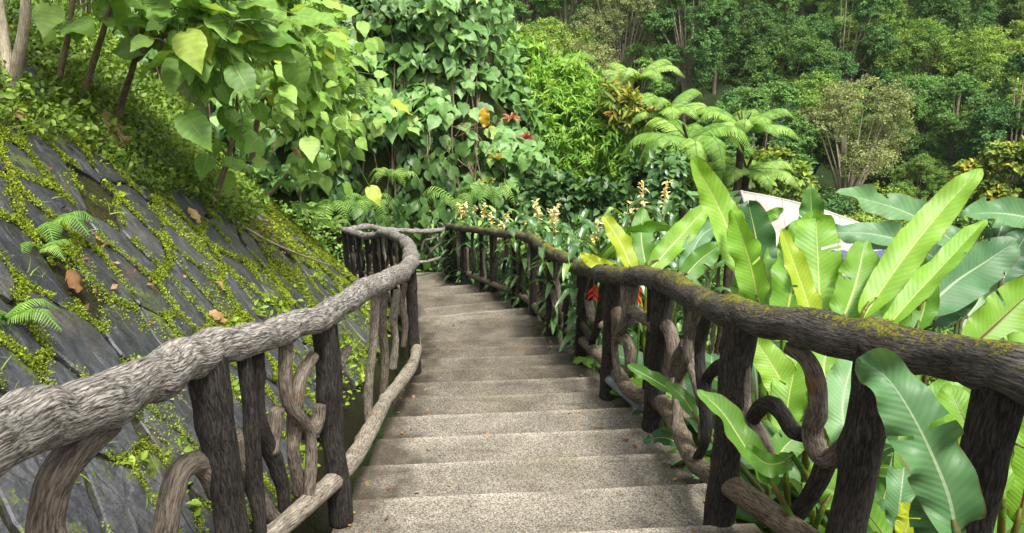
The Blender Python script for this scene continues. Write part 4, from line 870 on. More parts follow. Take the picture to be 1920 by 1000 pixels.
tree_fern('large tree fern with long fronds arching out behind the bright bush', 1248, 215, 20, 12, 1.5, 361, (.3, .9), .6)
tree_fern('pale tree fern standing tall behind the croton shrub', 1195, 150, 25, 10, 1.7, 362, (.3, 1.0), .75)
tree_fern('tree fern whose flat crown peeks over the bright bush', 1030, 118, 27, 10, 2.0, 363, (.1, .5), .55)
tree_fern('low tree fern with drooping fronds under the umbrella-crowned one', 1290, 262, 17.5, 11, 1.6, 364, (.2, .7), .55, .75)
tree_fern('small tree fern half hidden behind the white awning', 1400, 318, 20, 9, 1.5, 365, (.1, .5), .6, .5)

# ------------------------------------------------------------------ white ginger beyond the right railing
def ginger_proto(seed, H=1.5, nst=6, nfl=2):
    g_ = np.random.default_rng(seed); t = thing('ginger_plant', 'x', 'ginger plant', (0, 0, 0), 'ginger plants along the railing'); mb = MB(); ms = MB()
    for i in range(nst):
        a = g_.uniform(0, 6.28); r = g_.uniform(.03, .16); b = np.array([r * math.cos(a), r * math.sin(a), 0]); lean = g_.uniform(.1, .35); h = H * g_.uniform(.78, 1.0) if i >= nfl else H * .93
        top = b + np.array([lean * math.cos(a), lean * math.sin(a), h]); mid = (b + top) / 2 - np.array([lean * .2 * math.cos(a), lean * .2 * math.sin(a), 0]); c = catmull([b, mid, top], 30); tube(ms, [b, mid, top], [.013, .011, .007], .12, 6, 0, 0, i)
        pl = g_.uniform(0, 3.14)
        for k in range(11):
            f = .3 + .68 * k / 10; p = c[int(f * 29)]; sg = 1 if k % 2 else -1; h_ = np.array([math.cos(pl + g_.normal(0, .3)) * sg, math.sin(pl + g_.normal(0, .3)) * sg, 0]); L = g_.uniform(.3, .44); e = g_.uniform(.25, .8)
            blade(mb, [p, p + L * (.5 * h_ + [0, 0, .5 * math.sin(e)]), p + L * (1.0 * h_ * math.cos(e * .4) + [0, 0, .28 * math.sin(e) - .12])], .095, [0, 0, 1], 7, 2, .35, .01, (.3, .7), float(np.clip(g_.normal(.5, .22), 0, .97)), seed * 50 + i * 12 + k)
        if i < nfl:
            mf = MB(); d = nrm(top - mid); n = 34; f = g_.uniform(0, 1, n); pos = top + d * (f * .26)[:, None]; aa = g_.uniform(0, 6.28, n); o = np.stack([np.cos(aa), np.sin(aa), g_.normal(.35, .3, n)], -1)
            scatter(mf, T_OVATE, pos, nrm(o), nrm(o * [1, 1, 0] * -.3 + [0, 0, 1]), g_.uniform(.05, .1, n), g_.uniform(.1, 1, n))
            tube(mf, [top, top + d * .27], [.02, .008], .04, 6, .2, 0, i, tint=.1); mf.build('flower_spike', M['flower'], t)
    mb.build('foliage', M['ginger'], t); ms.build('stems', M['green_stem'], t)
    return t
protos = [ginger_proto(s, 1.5, 7, nf) for s, nf in ((501, 2), (502, 2), (503, 0), (504, 1))]
fl = [(858, 378, 15.6, 0), (880, 385, 14.8, 1), (925, 400, 13.4, 0), (948, 398, 12.8, 1), (1012, 372, 12.0, 0), (1062, 368, 11.0, 1), (1072, 405, 9.8, 3), (1160, 375, 10.0, 3), (1235, 335, 9.2, 0),
      (905, 390, 14.0, 2), (985, 395, 12.3, 2), (1040, 400, 10.8, 2), (1110, 385, 10.4, 2), (1140, 400, 9.4, 2), (1200, 390, 8.8, 2), (1010, 425, 10.6, 2), (965, 412, 11.6, 2), (1095, 440, 8.6, 2), (1270, 385, 9.5, 2), (1190, 430, 7.8, 2), (870, 405, 15.0, 2), (838, 408, 16.4, 2), (1300, 420, 8.6, 2), (1080, 470, 7.6, 2), (1240, 440, 7.4, 2), (1140, 480, 6.8, 2)]
GL = ['ginger with yellow flowers at the far post of the right railing', 'ginger with two pale spikes next to the far railing post', 'ginger with yellow flower heads just above the far handrail', 'ginger with creamy flowers behind the straight far stretch of handrail', 'tall ginger with a bright cream flower cluster before the dark shrub', 'ginger with orange-cream flowers standing above its neighbours', 'ginger with a low loose yellow flower head hanging near the handrail', 'ginger with an unopened yellow-green spike', 'tallest ginger with a cream flower head under the low tree fern',
      'flowerless ginger between the two far flowering ones', 'flowerless ginger in front of the cream flower cluster', 'leafy ginger below the orange-cream flowers', 'grey-green leafy ginger beside the unopened spike', 'leafy ginger in front of the unopened spike', 'leafy ginger before the tallest ginger', 'low leafy ginger pressed against the handrail bend', 'leafy ginger behind the far handrail', 'leafy ginger poking over the handrail knee', 'leafy ginger right of the tallest flower head', 'leafy ginger behind the yellow paddle leaf', 'leafy ginger in the row before the far corner', 'ginger growing through the far corner of the railing', 'leafy ginger beneath the long arched paddle leaf', 'leafy ginger close behind the knotted handrail', 'leafy ginger among the striped paddle leaves', 'leafy ginger at the mossy knots of the handrail']
used = set()
for k, (px, py, d, kind) in enumerate(fl):
    d = max(d, rail_at(DR, px)[0] + 1.1); p = at(px, py, d); g = valley_z(p); h = p[2] - g[2]; pr = protos[kind]; s = h / (1.72 if kind != 2 else 1.5)
    o = pr if kind not in used else None
    if o is None: o = copy_tree(pr, g, rng.uniform(0, 6.28), (min(1., .55 + .3 * s), min(1., .55 + .3 * s), s), GL[k])
    else:
        used.add(kind); o.location = tuple(g); o.scale = (1, 1, s); o['label'] = GL[k]

# ------------------------------------------------------------------ big paddle-leaved plants
def paddle_plant(name, label, cat, base, leaves, seed, group='paddle leaved plants beyond the railing'):
    """leaves: (list of (px,py,depth) base->tip, width px, roll, material, tint, opts)"""
    t = thing(name, label, cat, base, group); base = np.asarray(base, float)
    for k, (pl, w, roll, mat, tn, op) in enumerate(leaves):
        pts = [at(*q) for q in pl]; md = np.mean([q[2] for q in pl]); W = w * md / F; T = pts[-1] - pts[0]; N = view_normal(np.mean(pts, 0), R(roll), T)
        mb = MB(); o = dict(fold=.22, wave=.02, prof=(.42, .5), seed=seed + k, n=40, m=7, tears=int(rng.choice([0, 0, 1, 2]))); o.update(op)
        blade(mb, pts, W, N, tint=tn, **o)
        p0 = pts[0]; dirn = nrm(pts[0] - pts[1]); q1 = p0 + dirn * .25; q1[2] = min(q1[2], p0[2] - .1)
        if not op.get('nostalk') and p0[2] - base[2] > .15: tube(mb, [base + rng.normal(0, .04, 3) * [1, 1, 0], base * .45 + q1 * .55 + [0, 0, .0], p0, p0 * .6 + pts[1] * .4], [.022, .018, .012, .006], .08, 8, .05, 0, seed, cap=False, tint=tn)
        mb.build('leaf', M[mat], t)
    return t
def gpt(px, d):                                 # ground point below a photo column at a depth
    p = at(px, 700, d); lat, fwd = to_path(p[0], p[1]); lat = max(lat, latR(fwd) + .7); return valley_z(P(lat, fwd))
E_ = {}
paddle_plant('heliconia', 'heliconia with a long pale leaf arching high beside the awning corner', 'heliconia', gpt(1440, 4.6), [
    ([(1422, 575, 4.4), (1385, 480, 4.5), (1345, 385, 4.6), (1298, 300, 4.5)], 66, 20, 'paddle', .72, dict(fold=.3)),
    ([(1425, 590, 4.2), (1408, 500, 4.3), (1375, 400, 4.4)], 62, -25, 'paddle', .66, E_),
    ([(1432, 560, 4.9), (1420, 460, 5.0), (1404, 384, 5.0)], 68, 8, 'paddle', .12, dict(fold=.15, prof=(.5, .4))),
    ([(1395, 600, 4.4), (1385, 560, 4.4), (1392, 500, 4.4)], 40, 30, 'paddle', .55, E_)], 601)
paddle_plant('heliconia', 'heliconia with a torn pale leaf and a narrow lime leaf behind the mossy handrail', 'heliconia', gpt(1520, 4.5), [
    ([(1540, 640, 4.2), (1536, 540, 4.35), (1530, 415, 4.5)], 84, 4, 'paddle', .68, dict(tears=5, prof=(.4, .22), fold=.12)),
    ([(1535, 640, 3.9), (1508, 550, 3.95), (1466, 434, 4.0)], 44, 25, 'paddle', .93, dict(fold=.4)),
    ([(1470, 620, 4.3), (1490, 520, 4.5), (1524, 400, 4.7)], 80, -20, 'paddle', .58, E_),
    ([(1505, 480, 5.1), (1520, 410, 5.2), (1520, 355, 5.2)], 48, 10, 'paddle', .4, dict(fold=.3)),
    ([(1440, 620, 4.6), (1455, 540, 4.8), (1450, 470, 5.0)], 62, 10, 'paddle', .6, E_), ([(1400, 430, 5.4), (1435, 410, 5.4), (1466, 393, 5.4)], 26, 20, 'paddle', .5, E_), ([(1470, 520, 5.3), (1478, 460, 5.4), (1490, 420, 5.4)], 44, 15, 'paddle', .55, E_)], 611)
paddle_plant('heliconia', 'heliconia with the longest slanting bright leaf', 'heliconia', gpt(1600, 4.3), [
    ([(1612, 605, 4.0), (1690, 490, 4.1), (1770, 390, 4.2), (1838, 318, 4.2)], 66, -12, 'paddle', .74, dict(fold=.25)),
    ([(1570, 625, 4.1), (1602, 540, 4.2), (1622, 455, 4.3)], 72, 12, 'paddle', .66, E_),
    ([(1650, 630, 3.8), (1710, 560, 3.9), (1780, 485, 4.0), (1848, 412, 4.1)], 46, -20, 'paddle', .7, dict(fold=.45)),
    ([(1690, 640, 4.2), (1680, 570, 4.3), (1700, 500, 4.4)], 56, 10, 'paddle', .62, E_),
    ([(1715, 630, 4.4), (1735, 560, 4.5), (1720, 480, 4.6)], 50, -10, 'paddle', .5, E_)], 621)
paddle_plant('banana_plant', 'banana with drooping grey-green leaves over the awning edge', 'banana plant', gpt(1760, 6.4), [
    ([(1830, 500, 6.2), (1770, 440, 6.2), (1690, 395, 6.2), (1575, 362, 6.1)], 62, 35, 'paddle_blue', .62, dict(wave=.035, tears=1)),
    ([(1800, 520, 6.0), (1720, 465, 5.9), (1640, 440, 5.9), (1552, 436, 5.9)], 52, 30, 'paddle_blue', .7, dict(wave=.035)),
    ([(1840, 540, 6.3), (1790, 470, 6.3), (1700, 450, 6.4), (1620, 460, 6.4)], 46, 20, 'paddle_blue', .5, E_),
    ([(1730, 560, 5.6), (1690, 520, 5.6), (1640, 500, 5.6)], 60, 15, 'paddle_blue', .75, E_),
    ([(1700, 600, 5.2), (1650, 560, 5.2), (1620, 520, 5.2)], 60, -15, 'paddle_blue', .7, E_)], 631)
paddle_plant('banana_plant', 'banana with dark veined leaves and a limp grey leaf at the picture edge', 'banana plant', gpt(1900, 5.4), [
    ([(1722, 592, 4.5), (1790, 530, 4.6), (1850, 490, 4.7), (1900, 456, 4.7)], 92, 8, 'paddle_blue', .36, dict(fold=.18, wave=.012)),
    ([(1736, 618, 4.7), (1775, 580, 4.8), (1825, 548, 4.8)], 62, -12, 'paddle_blue', .08, E_),
    ([(1990, 440, 5.6), (1930, 410, 5.6), (1870, 400, 5.6), (1815, 402, 5.5)], 62, 30, 'paddle_blue', .5, dict(wave=.03)),
    ([(1875, 535, 5.0), (1895, 490, 5.1), (1925, 440, 5.1)], 78, 10, 'paddle_blue', .1, E_),
    ([(1860, 470, 5.7), (1880, 420, 5.8), (1885, 372, 5.8)], 60, 15, 'paddle_blue', .2, dict(tears=3)),
    ([(1800, 620, 5.0), (1840, 560, 5.1), (1890, 540, 5.2)], 80, 10, 'paddle_blue', .85, E_)], 641)
paddle_plant('heliconia', 'heliconia with broad lime leaves close behind the end of the handrail', 'heliconia', gpt(1930, 3.4), [
    ([(1800, 668, 3.3), (1850, 625, 3.35), (1920, 560, 3.4), (1970, 520, 3.4)], 92, 12, 'paddle_red', .75, dict(fold=.2)),
    ([(1840, 700, 3.2), (1890, 670, 3.2), (1960, 640, 3.2)], 70, -8, 'paddle', .8, E_),
    ([(1820, 660, 3.9), (1880, 600, 4.0), (1940, 590, 4.0)], 70, 12, 'paddle_blue', .6, E_),
    ([(1880, 940, 2.7), (1845, 860, 2.75), (1800, 770, 2.8), (1782, 730, 2.85)], 92, 22, 'paddle_red', .72, dict(fold=.3)),
    ([(1905, 990, 2.9), (1925, 900, 2.9), (1935, 780, 2.95)], 90, -15, 'paddle_red', .66, E_),
    ([(1800, 1010, 2.9), (1840, 900, 2.95), (1862, 820, 3.0)], 60, 15, 'paddle_red', .7, E_)], 651)
paddle_plant('heliconia', 'heliconia with lime leaves seen through the curled branches of the railing', 'heliconia', gpt(1480, 3.8), [
    ([(1500, 790, 3.5), (1462, 710, 3.55), (1415, 635, 3.6)], 66, 14, 'paddle', .8, E_),
    ([(1470, 830, 3.4), (1480, 740, 3.5), (1500, 650, 3.6)], 62, -14, 'paddle', .66, E_),
    ([(1590, 860, 3.2), (1580, 760, 3.3), (1600, 670, 3.4)], 82, 12, 'paddle_blue', .75, E_),
    ([(1540, 960, 3.1), (1585, 880, 3.1), (1620, 770, 3.15)], 64, 18, 'paddle', .55, E_),
    ([(1560, 760, 3.7), (1545, 690, 3.8), (1560, 620, 3.9)], 60, 10, 'paddle', .55, E_),
    ([(1440, 900, 3.3), (1470, 840, 3.35), (1520, 800, 3.4)], 56, 10, 'paddle', .45, E_),
    ([(1510, 940, 3.0), (1560, 880, 3.05), (1600, 850, 3.1)], 60, -12, 'paddle', .5, E_)], 661)
paddle_plant('heliconia', 'heliconia with dull leaves between the two nearest posts', 'heliconia', gpt(1740, 3.2), [
    ([(1700, 960, 2.9), (1720, 860, 2.95), (1770, 720, 3.0)], 84, 10, 'paddle', .5, E_),
    ([(1740, 900, 3.1), (1770, 800, 3.1), (1815, 700, 3.2)], 80, -12, 'paddle', .66, E_),
    ([(1680, 1000, 2.9), (1690, 920, 2.9), (1700, 830, 3.0)], 56, 12, 'paddle_blue', .5, E_),
    ([(1690, 1020, 2.6), (1705, 970, 2.6), (1690, 950, 2.6)], 46, 10, 'paddle', .97, E_),
    ([(1650, 700, 3.6), (1690, 680, 3.6), (1740, 690, 3.6)], 60, 12, 'paddle', .7, E_)], 671)
paddle_plant('heliconia', 'plant whose big wavy blue-green leaf hangs in front of the handrail', 'heliconia', valley_z(at(1800, 1150, 2.6)), [
    ([(1795, 1010, 2.02), (1775, 920, 2.02), (1722, 800, 2.03), (1668, 715, 2.06), (1618, 678, 2.1)], 114, 10, 'paddle_blue', .42, dict(fold=.14, wave=.05, tears=2, prof=(.3, .42), n=34)),
    ([(1770, 1040, 2.1), (1760, 990, 2.1), (1740, 930, 2.12)], 90, -5, 'paddle_blue', .5, dict(wave=.03))], 681)
paddle_plant('heliconia', 'plant poking folded leaves through the middle of the right railing', 'heliconia', gpt(1470, 3.2), [
    ([(1455, 920, 2.95), (1405, 850, 2.95), (1355, 775, 3.0), (1312, 735, 3.05)], 54, 35, 'paddle', .5, dict(fold=.5)),
    ([(1490, 860, 2.95), (1440, 870, 2.9), (1400, 840, 2.95)], 44, -20, 'paddle', .45, E_),
    ([(1280, 745, 3.9), (1230, 715, 3.95), (1178, 686, 4.0)], 28, 25, 'paddle', .4, dict(fold=.5)),
    ([(1310, 790, 3.7), (1280, 745, 3.75), (1250, 720, 3.8)], 30, 25, 'paddle', .4, E_)], 691)
paddle_plant('heliconia', 'heliconia with a yellow upright leaf and striped leaves beyond the knotted handrail', 'heliconia', gpt(1200, 6.6), [
    ([(1190, 520, 6.0), (1165, 460, 6.1), (1133, 408, 6.2)], 38, 25, 'paddle', .96, dict(fold=.35)),
    ([(1215, 510, 6.2), (1265, 455, 6.3), (1325, 388, 6.4)], 46, -8, 'paddle', .7, E_),
    ([(1215, 520, 6.3), (1203, 450, 6.4), (1205, 395, 6.5)], 44, 8, 'paddle', .45, E_),
    ([(1108, 505, 6.4), (1160, 450, 6.4), (1210, 425, 6.4), (1262, 428, 6.4)], 30, 40, 'paddle', .5, E_),
    ([(1275, 530, 5.8), (1310, 490, 5.9), (1350, 460, 6.0)], 44, 10, 'paddle', .4, E_),
    ([(1160, 505, 6.1), (1120, 495, 6.1), (1092, 478, 6.2)], 26, 10, 'paddle', 1., E_),
    ([(1280, 520, 6.2), (1310, 450, 6.3), (1345, 420, 6.4)], 40, -10, 'paddle_blue', .6, E_)], 701)
def random_paddle(label, base, n, L, W, seed, mats, tm, spread=(0, 6.28), cat='heliconia', el=(.6, 1.35)):
    g_ = np.random.default_rng(seed); base = np.asarray(base, float); t = thing('heliconia', label, cat, base, 'paddle leaved plants beyond the railing')
    for i in range(n):
        a = spread[0] + (spread[1] - spread[0]) * (i + g_.uniform(0, .9)) / n; e = g_.uniform(*el); l = L * g_.uniform(.75, 1.15); h = np.array([math.cos(a), math.sin(a), 0]); z = np.array([0, 0, 1.])
        p0 = base + l * .55 * (h * math.cos(e) * .7 + z * math.sin(e)); p1 = p0 + l * .35 * (h * math.cos(e) + z * math.sin(e)); p2 = p0 + l * (.75 * h * math.cos(e * .8) + z * .5 * math.sin(e)); p3 = p0 + l * (h * math.cos(e * .6) + z * (.5 * math.sin(e) - .12))
        mb = MB(); blade(mb, [p0, p1, p2, p3], W * l * g_.uniform(.85, 1.2), h * -math.sin(e) + z * math.cos(e) + g_.normal(0, .15, 3), 20, 5, .3, .014, (.42, .5), float(np.clip(g_.normal(tm, .17), 0, .95)), seed + i, tears=int(g_.random() < .4) * 3)
        tube(mb, [base, base * .5 + p0 * .5, p0, p0 * .5 + p1 * .5], [.02, .016, .011, .006], .1, 7, .05, 0, i, cap=False, tint=.5); mb.build('leaf', M[mats[i % len(mats)]], t)
    return t
RP_ = [('leafy heliconia clump filling below the handrail knee', 1330, 4.6, 9, 1.0, ('paddle', 'paddle', 'paddle_blue')), ('heliconia clump low behind the looped branch', 1230, 5.2, 8, .8, ('paddle', 'paddle')), ('heliconia clump deep behind the torn pale leaf', 1480, 5.2, 9, 1.15, ('paddle', 'paddle', 'paddle_blue')), ('heliconia clump behind the slanting bright leaf', 1650, 5.0, 9, 1.1, ('paddle', 'paddle', 'paddle_blue')), ('heliconia clump between banana and handrail', 1790, 4.4, 9, 1.0, ('paddle', 'paddle', 'paddle_blue')), ('heliconia clump low behind the nearest posts', 1700, 3.5, 8, .7, ('paddle', 'paddle', 'paddle_blue')), ('heliconia clump at the foot of the nearest post', 1880, 3.1, 8, .7, ('paddle', 'paddle_red')), ('heliconia clump low behind the curled branches', 1530, 3.7, 9, .75, ('paddle', 'paddle', 'paddle_blue')), ('small heliconia clump behind the middle posts', 1400, 4.0, 8, .7, ('paddle', 'paddle', 'paddle_blue')), ('broad-leaved clump beyond the knotted handrail', 1120, 6.4, 8, .7, ('paddle', 'paddle', 'paddle_blue')), ('heliconia clump below the awning', 1560, 6.6, 9, 1.2, ('paddle', 'paddle', 'paddle_blue')), ('heliconia clump beyond the limp grey banana leaf', 1960, 5.4, 9, 1.2, ('paddle', 'paddle', 'paddle_blue')), ('heliconia clump in the dip behind the striped leaves', 1340, 6.4, 9, 1.0, ('paddle', 'paddle', 'paddle_blue'))]
for k, (lab, px, d, n, L, mt) in enumerate(RP_): random_paddle(lab, gpt(px, d), n + 3, L, .26, 720 + 20 * k, mt, .5)
# red flowers hanging beyond the railing
for k, (px, py, d, lab) in enumerate([(1112, 545, 6.3, 'small red heliconia flower behind a twisted baluster'), (1190, 545, 5.4, 'red heliconia flower hanging between two posts'), (1228, 562, 5.2, 'long red heliconia flower beside the dark post')]):
    p = at(px, py, d); g = valley_z(p); t = thing('red_flower', lab, 'flower', g, 'red flowers beyond the railing')
    stem_obj(t, 'stem', [g, g * .4 + p * .6 + [.05, 0, .1], p + [0, 0, .1]], [.01, .008, .006], 'green_stem', k, .08, 6); mb = MB()
    for i in range(5): a = (-1) ** i * .06; q = p + [0, 0, .05 - .025 * i]; blade(mb, [q, q + [a * .45, -.02, -.02], q + [a * .8, -.02, -.05]], .024, [0, -1, .2], 7, 2, .8, 0, (.2, .6), .5, i)
    mb.build('bract', M['redflower'], t)
# small leaves by the step ends
for k, (px, py, d, L, lab) in enumerate([(1250, 830, 4.55, .26, 'dark torn leaf lying on the step end beside a post'), (1095, 682, 6.9, .2, 'bright leaf on the step end at a post foot'), (1310, 885, 4.1, .16, 'small round leaf on the step end'), (1075, 635, 7.4, .16, 'leaf sprig at the step end by the lower rail')]):
    p = at(px, py, d); p[2] = max(p[2], zpath(p[1]) + .02) if False else p[2]; mb = MB()
    blade(mb, [p + [L * .6, -.05, -.05], p + [0, 0, .03], p + [-L * .5, .02, 0]], L * .42, [-.1, -.4, .9], 14, 4, .25, .02, (.4, .5), [.1, .5, .3, .5][k], 60 + k, tears=4 if k == 0 else 0)
    tag(mb.build('fallen_leaf', M['paddle']), lab, 'leaf')
mb = MB(); tube(mb, [at(1142, 712, 5.7), at(1165, 732, 5.5), at(1195, 758, 5.3), at(1215, 775, 5.2)], .035, .03, 14, 0, 0, 1)
tag(mb.build('drain_pipe', M['pvc']), 'grey-blue plastic pipe lying along the step ends under the lower rail', 'pipe')

# ------------------------------------------------------------------ white awning and blue roof below
aw = thing('awning', 'white fabric awning on steel poles half hidden behind the paddle leaves', 'awning', valley_z(at(1520, 430, 14)))
A00, A10, A01, A11 = at(1390, 360, 16.0), at(1662, 440, 14.2), at(1422, 462, 12.6), at(1640, 520, 11.8)
mb = MB()
def aw_fn(U, V, dz=0.):
    p = (1 - U)[..., None] * (1 - V)[..., None] * A00 + U[..., None] * (1 - V)[..., None] * A10 + (1 - U)[..., None] * V[..., None] * A01 + U[..., None] * V[..., None] * A11
    p = p.copy(); p[..., 2] += -.35 * np.sin(np.pi * U) * (.25 + V) * .6 + .16 * np.sin(np.pi * U) * (1 - V) + dz; return p
surf(mb, aw_fn, np.linspace(0, 1, 24), np.linspace(0, 1, 18)); surf(mb, lambda U, V: aw_fn(U, V, -.02), np.linspace(0, 1, 24), np.linspace(0, 1, 18))
mb.build('canvas', M['canvas'], aw)
mb = MB()
edge = [aw_fn(np.array([u]), np.array([0.]))[0] for u in np.linspace(0, 1, 12)]; tube(mb, edge, .03, .1, 8, 0, 0, 1); tube(mb, [aw_fn(np.array([0.]), np.array([v]))[0] for v in np.linspace(0, 1, 8)], .03, .1, 8, 0, 0, 1)
mb.build('edge_rope', M['canvas'], aw)
for c in (A00, A10, A01, A11): stem_obj(aw, 'pole', [valley_z(c) - [0, 0, .2], (valley_z(c) + c) / 2, c + [0, 0, .03]], .035, 'steel', 3, .3, 10, 0, 0)
rf = thing('shed', 'small blue-grey metal roof below the awning', 'shed', valley_z(at(1590, 480, 11)))
c0 = at(1600, 486, 11.0); mb = MB(); V = []
xs = np.linspace(-.9, .9, 37); 
surf(mb, lambda U, W_: np.stack([c0[0] + U, c0[1] + W_, c0[2] + .02 * np.sin(U * 42) - .18 * W_], -1), xs, np.linspace(-.7, .8, 6)); mb.build('roof', M['bluesheet'], rf)
for dx, dy in ((-.8, -.6), (.8, -.6), (-.8, .7), (.8, .7)):
    q = c0 + [dx, dy, -.18 * dy - .02]; stem_obj(rf, 'post', [valley_z(q) - [0, 0, .1], (valley_z(q) + q) / 2, q], .04, 'steel', 4, .3, 8, 0, 0)

# ------------------------------------------------------------------ the far forest: every tree its own object
def crown_mesh(seed, R_, H, nl, per, leaf, mat, flat=1.):
    g_ = np.random.default_rng(seed); mb = MB(); ms = MB(); lob = []
    for i in range(nl):
        a = g_.uniform(0, 6.28); el = g_.uniform(-.55, 1.0); r = R_ * g_.uniform(.45, .95) * math.sqrt(max(0.05, 1 - el * el * .9)); c = np.array([r * math.cos(a), r * math.sin(a), H - R_ * flat + R_ * flat * el * .85]); lob.append((c, R_ * g_.uniform(.2, .42)))
    for c, r in lob:
        nc = int(34 * (r / (R_ * .3)) ** 2) + 5; d = nrm(g_.normal(size=(nc, 3)) + [0, 0, .35]); cc = c + d * (r * g_.uniform(.7, 1.12, nc))[:, None] * np.array([1, 1, .75]); lt = g_.normal(.5, .13, nc)
        k = max(6, int(per * (r / (R_ * .3)) ** 2 / nc)); pos = np.repeat(cc, k, 0) + g_.normal(size=(nc * k, 3)) * r * .13 * np.array([1, 1, .6]); dd = np.repeat(d, k, 0); n = nc * k
        ax = nrm(g_.normal(size=(n, 3)) * [1, 1, .6] + [0, 0, -.3] + dd * .4); nor = nrm(dd * .8 + [0, 0, .7] + g_.normal(size=(n, 3)) * .4)
        scatter(mb, T_CARD, pos, ax, nor, leaf * g_.uniform(.6, 1.3, n), np.clip(np.repeat(lt, k) + g_.normal(0, .14, n), 0, 1))
        tube(ms, [[0, 0, H * .25], [c[0] * .35, c[1] * .35, H * .5], c], [R_ * .035, R_ * .022, R_ * .008], R_ * .12, 6, .15, 0, seed, cap=False)
    tube(ms, [[0, 0, -1.5], [.05 * R_, 0, H * .2], [0, 0, H * .6]], [R_ * .06, R_ * .05, R_ * .03], R_ * .12, 9, .1, 0, seed, cap=False)
    return mb, ms
def forest_proto(name, label, cat, seed, R_, H, nl, per, leaf, mat, flat, group, bare=False):
    t = thing(name, label, cat, (0, 0, 0), group); mb, ms = crown_mesh(seed, R_, H, nl, per, leaf, mat, flat)
    mb.build('crown', M[mat], t, smooth=False); ms.build('trunk', M['trunk' if mat in ('forest4', 'forest2') else 'stem'], t); return t
FG = 'trees of the far rainforest hillside'
KINDS = [('rainforest_tree', 'dark green domed rainforest tree on the far hillside', 801, 4.2, 12, 24, 1700, .17, 'forest0', .95), ('rainforest_tree', 'olive green spreading rainforest tree on the far hillside', 802, 4.8, 11, 25, 1700, .17, 'forest1', .55), ('rainforest_tree', 'mid green tall billowing rainforest tree on the far hillside', 803, 3.4, 14, 27, 1700, .17, 'forest2', 1.6), ('rainforest_tree', 'light yellow-green rainforest tree on the far hillside', 804, 3.4, 10, 19, 1700, .17, 'forest3', .8), ('rainforest_tree', 'grey-green open-crowned rainforest tree on the far hillside', 805, 3.6, 12, 22, 1000, .14, 'forest4', 1.),
         ('rainforest_tree', 'dark green many-lobed rainforest tree on the far hillside', 806, 4.6, 14, 30, 1700, .17, 'forest0', 1.2), ('rainforest_tree', 'mid green low round rainforest tree on the far hillside', 807, 3.6, 9.5, 20, 1700, .17, 'forest2', .75)]
FP = [forest_proto(*(a[:2] + ('tree',) + a[2:] + (FG,))) for a in KINDS]
pos = []
g_ = np.random.default_rng(88)
for yy in np.arange(44, 106, 5.0):
    sp = 4.7 if yy < 72 else 5.4
    for xx in np.arange(-14, 96, sp):
        x = xx + g_.uniform(-1.6, 1.6); y = yy + g_.uniform(-1.6, 1.6); z = valley1(x, y); d = y * math.cos(PITCH) - (z + 8 - EYE) * math.sin(PITCH)
        q = np.array([x, y, z + 9]) - CAM; dd = q @ np.array([0, math.cos(PITCH), -math.sin(PITCH)]); px = 960 + F * q[0] / dd; py = 500 - F * (q @ np.array([0, math.sin(PITCH), math.cos(PITCH)])) / dd
        if 820 < px < 2030 and -170 < py < 520 and z > -20.8: pos.append((x, y, z, px, py))
pos.sort(key=lambda p: p[1]); pos = pos[:290]; usedF = set()
for i, (x, y, z, px, py) in enumerate(pos):
    k = int(g_.choice(7, p=[.24, .16, .2, .06, .08, .14, .12])); s = g_.uniform(.62, .95) if g_.random() < .75 else g_.uniform(.42, .55); zz = s * g_.uniform(.95, 1.25)
    if k in usedF: copy_tree(FP[k], (x, y, z), g_.uniform(0, 6.28), (s, s, zz))
    else: usedF.add(k); FP[k].location = (x, y, z); FP[k].scale = (s, s, zz)
# nearer bushy trees on the valley floor, in front of the forest
BG = 'bushy trees in the valley before the forest'
BK = [('valley_tree', 'bright mid green bushy valley tree below the forest', 821, 2.2, 4.6, 26, 640, .15, 'forest2', .9), ('valley_tree', 'olive bushy valley tree below the forest', 822, 2.3, 4.4, 26, 640, .15, 'forest1', .8), ('valley_tree', 'light yellow-green bushy valley tree below the forest', 823, 2.0, 4.2, 26, 640, .15, 'forest3', .9), ('valley_tree', 'grey-green twiggy valley tree below the forest', 824, 1.9, 4.8, 20, 420, .13, 'forest4', 1.)]
BP = [forest_proto(*(a[:2] + ('tree',) + a[2:] + (BG,))) for a in BK]; usedB = set()
bp = []
for yy in np.arange(22, 41, 2.5):
    for xx in np.arange(2, 36, 2.7):
        x = xx + g_.uniform(-.9, .9); y = yy + g_.uniform(-.9, .9); z = valley1(x, y); q = np.array([x, y, z + 4]) - CAM; dd = q @ np.array([0, math.cos(PITCH), -math.sin(PITCH)]); px = 960 + F * q[0] / dd; py = 500 - F * (q @ np.array([0, math.sin(PITCH), math.cos(PITCH)])) / dd
        if 1150 < px < 2050 and py > 228: bp.append((x, y, z))
for x, y, z in bp:
    k = int(g_.choice(4, p=[.38, .3, .2, .12])); s = g_.uniform(.75, 1.25)
    if k in usedB: copy_tree(BP[k], (x, y, z), g_.uniform(0, 6.28), (s, s, s * g_.uniform(.85, 1.15)))
    else: usedB.add(k); BP[k].location = (x, y, z); BP[k].scale = (s, s, s)
print('forest', len(pos), 'bushes', len(bp))
for px, py, d, lab in [(1890, 300, 31, 'yellow-leaved tree at the picture edge below the forest'), (1435, 318, 28, 'yellow-orange tinged tree behind the small tree fern')]:
    p = at(px, py, d); g = valley_z(p); t = thing('yellow_tree', lab, 'tree', g); mb, ms = crown_mesh(840 + int(px), 1.7, max(3., p[2] - g[2] + .6), 13, 420, .25, 'yellow', .9)
    for o in (mb.build('crown', M['yellow'], None, False), ms.build('trunk', M['stem'])): o.parent = t
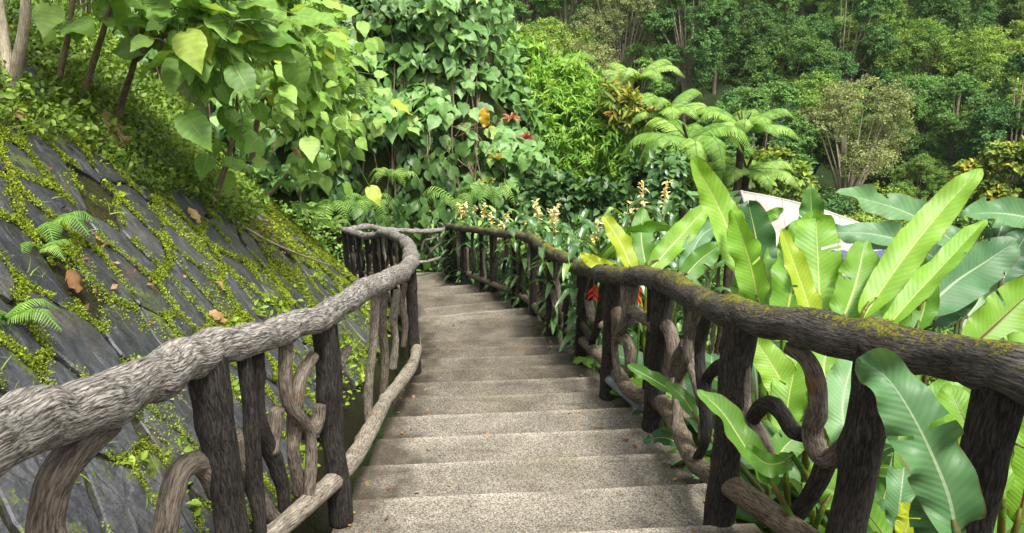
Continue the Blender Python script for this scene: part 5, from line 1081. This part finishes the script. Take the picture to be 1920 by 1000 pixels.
t = thing('bare_tree', 'bare pale branched tree trunk standing out of the dark forest', 'tree', valley_z(at(1490, 230, 62))); p = at(1490, 175, 60)
stem_obj(t, 'trunk', [valley_z(at(1490, 230, 60)), at(1489, 200, 60), at(1491, 150, 60)], [.25, .2, .14], 'trunk', 7, .4, 8)
stem_obj(t, 'branch', [at(1491, 152, 60), at(1497, 128, 60), at(1500, 105, 60)], [.14, .1, .05], 'trunk', 8, .4, 8); stem_obj(t, 'branch', [at(1491, 152, 60), at(1482, 138, 60), at(1472, 118, 60)], [.14, .1, .05], 'trunk', 9, .4, 8)

n = 150; f_ = rng.uniform(2.2, 9, n); side = rng.random(n); la = np.where(side < .35, latL(f_) + rng.exponential(.12, n), np.where(side < .75, latR(f_) - rng.exponential(.14, n), rng.uniform(-.5, 1.1, n))); pts = []
ed = np.array(edges)
for l_, q in zip(la, f_):
    k = np.searchsorted(ed, q); pts.append(np.append(P(l_, q)[:2], zpath(P(.3, ed[k])[1]) + .012))
mb = MB(); scatter(mb, T_OVATE, pts, rdir(n) * [1, 1, .15], np.array([0, 0, 1.]) + rng.normal(size=(n, 3)) * .25, rng.uniform(.012, .045, n), rng.uniform(0, .8, n))
tag(mb.build('step_litter', M['dry']), 'scattered dry bits of leaf lying on the step treads', 'leaf litter', kind='stuff')
# ------------------------------------------------------------------ the damp air of the valley
hz = bpy.data.meshes.new('haze'); V = [(x, y, z) for x in (-70, 200) for y in (-10, 270) for z in (-28, 140)]
hz.from_pydata(V, [], [(0, 1, 3, 2), (4, 6, 7, 5), (0, 4, 5, 1), (2, 3, 7, 6), (0, 2, 6, 4), (1, 5, 7, 3)])
ho = bpy.data.objects.new('haze', hz); scene.collection.objects.link(ho); tag(ho, 'thin damp haze filling the valley', 'haze', kind='stuff')
m, nt, N_, L_ = new_mat('haze'); out = N_.new('ShaderNodeOutputMaterial'); pv = N_.new('ShaderNodeVolumePrincipled'); pv.inputs['Color'].default_value = (.85, .92, .95, 1); pv.inputs['Density'].default_value = .00018; L_.new(pv.outputs[0], out.inputs['Volume']); hz.materials.append(m)
print('moss', len(S_))
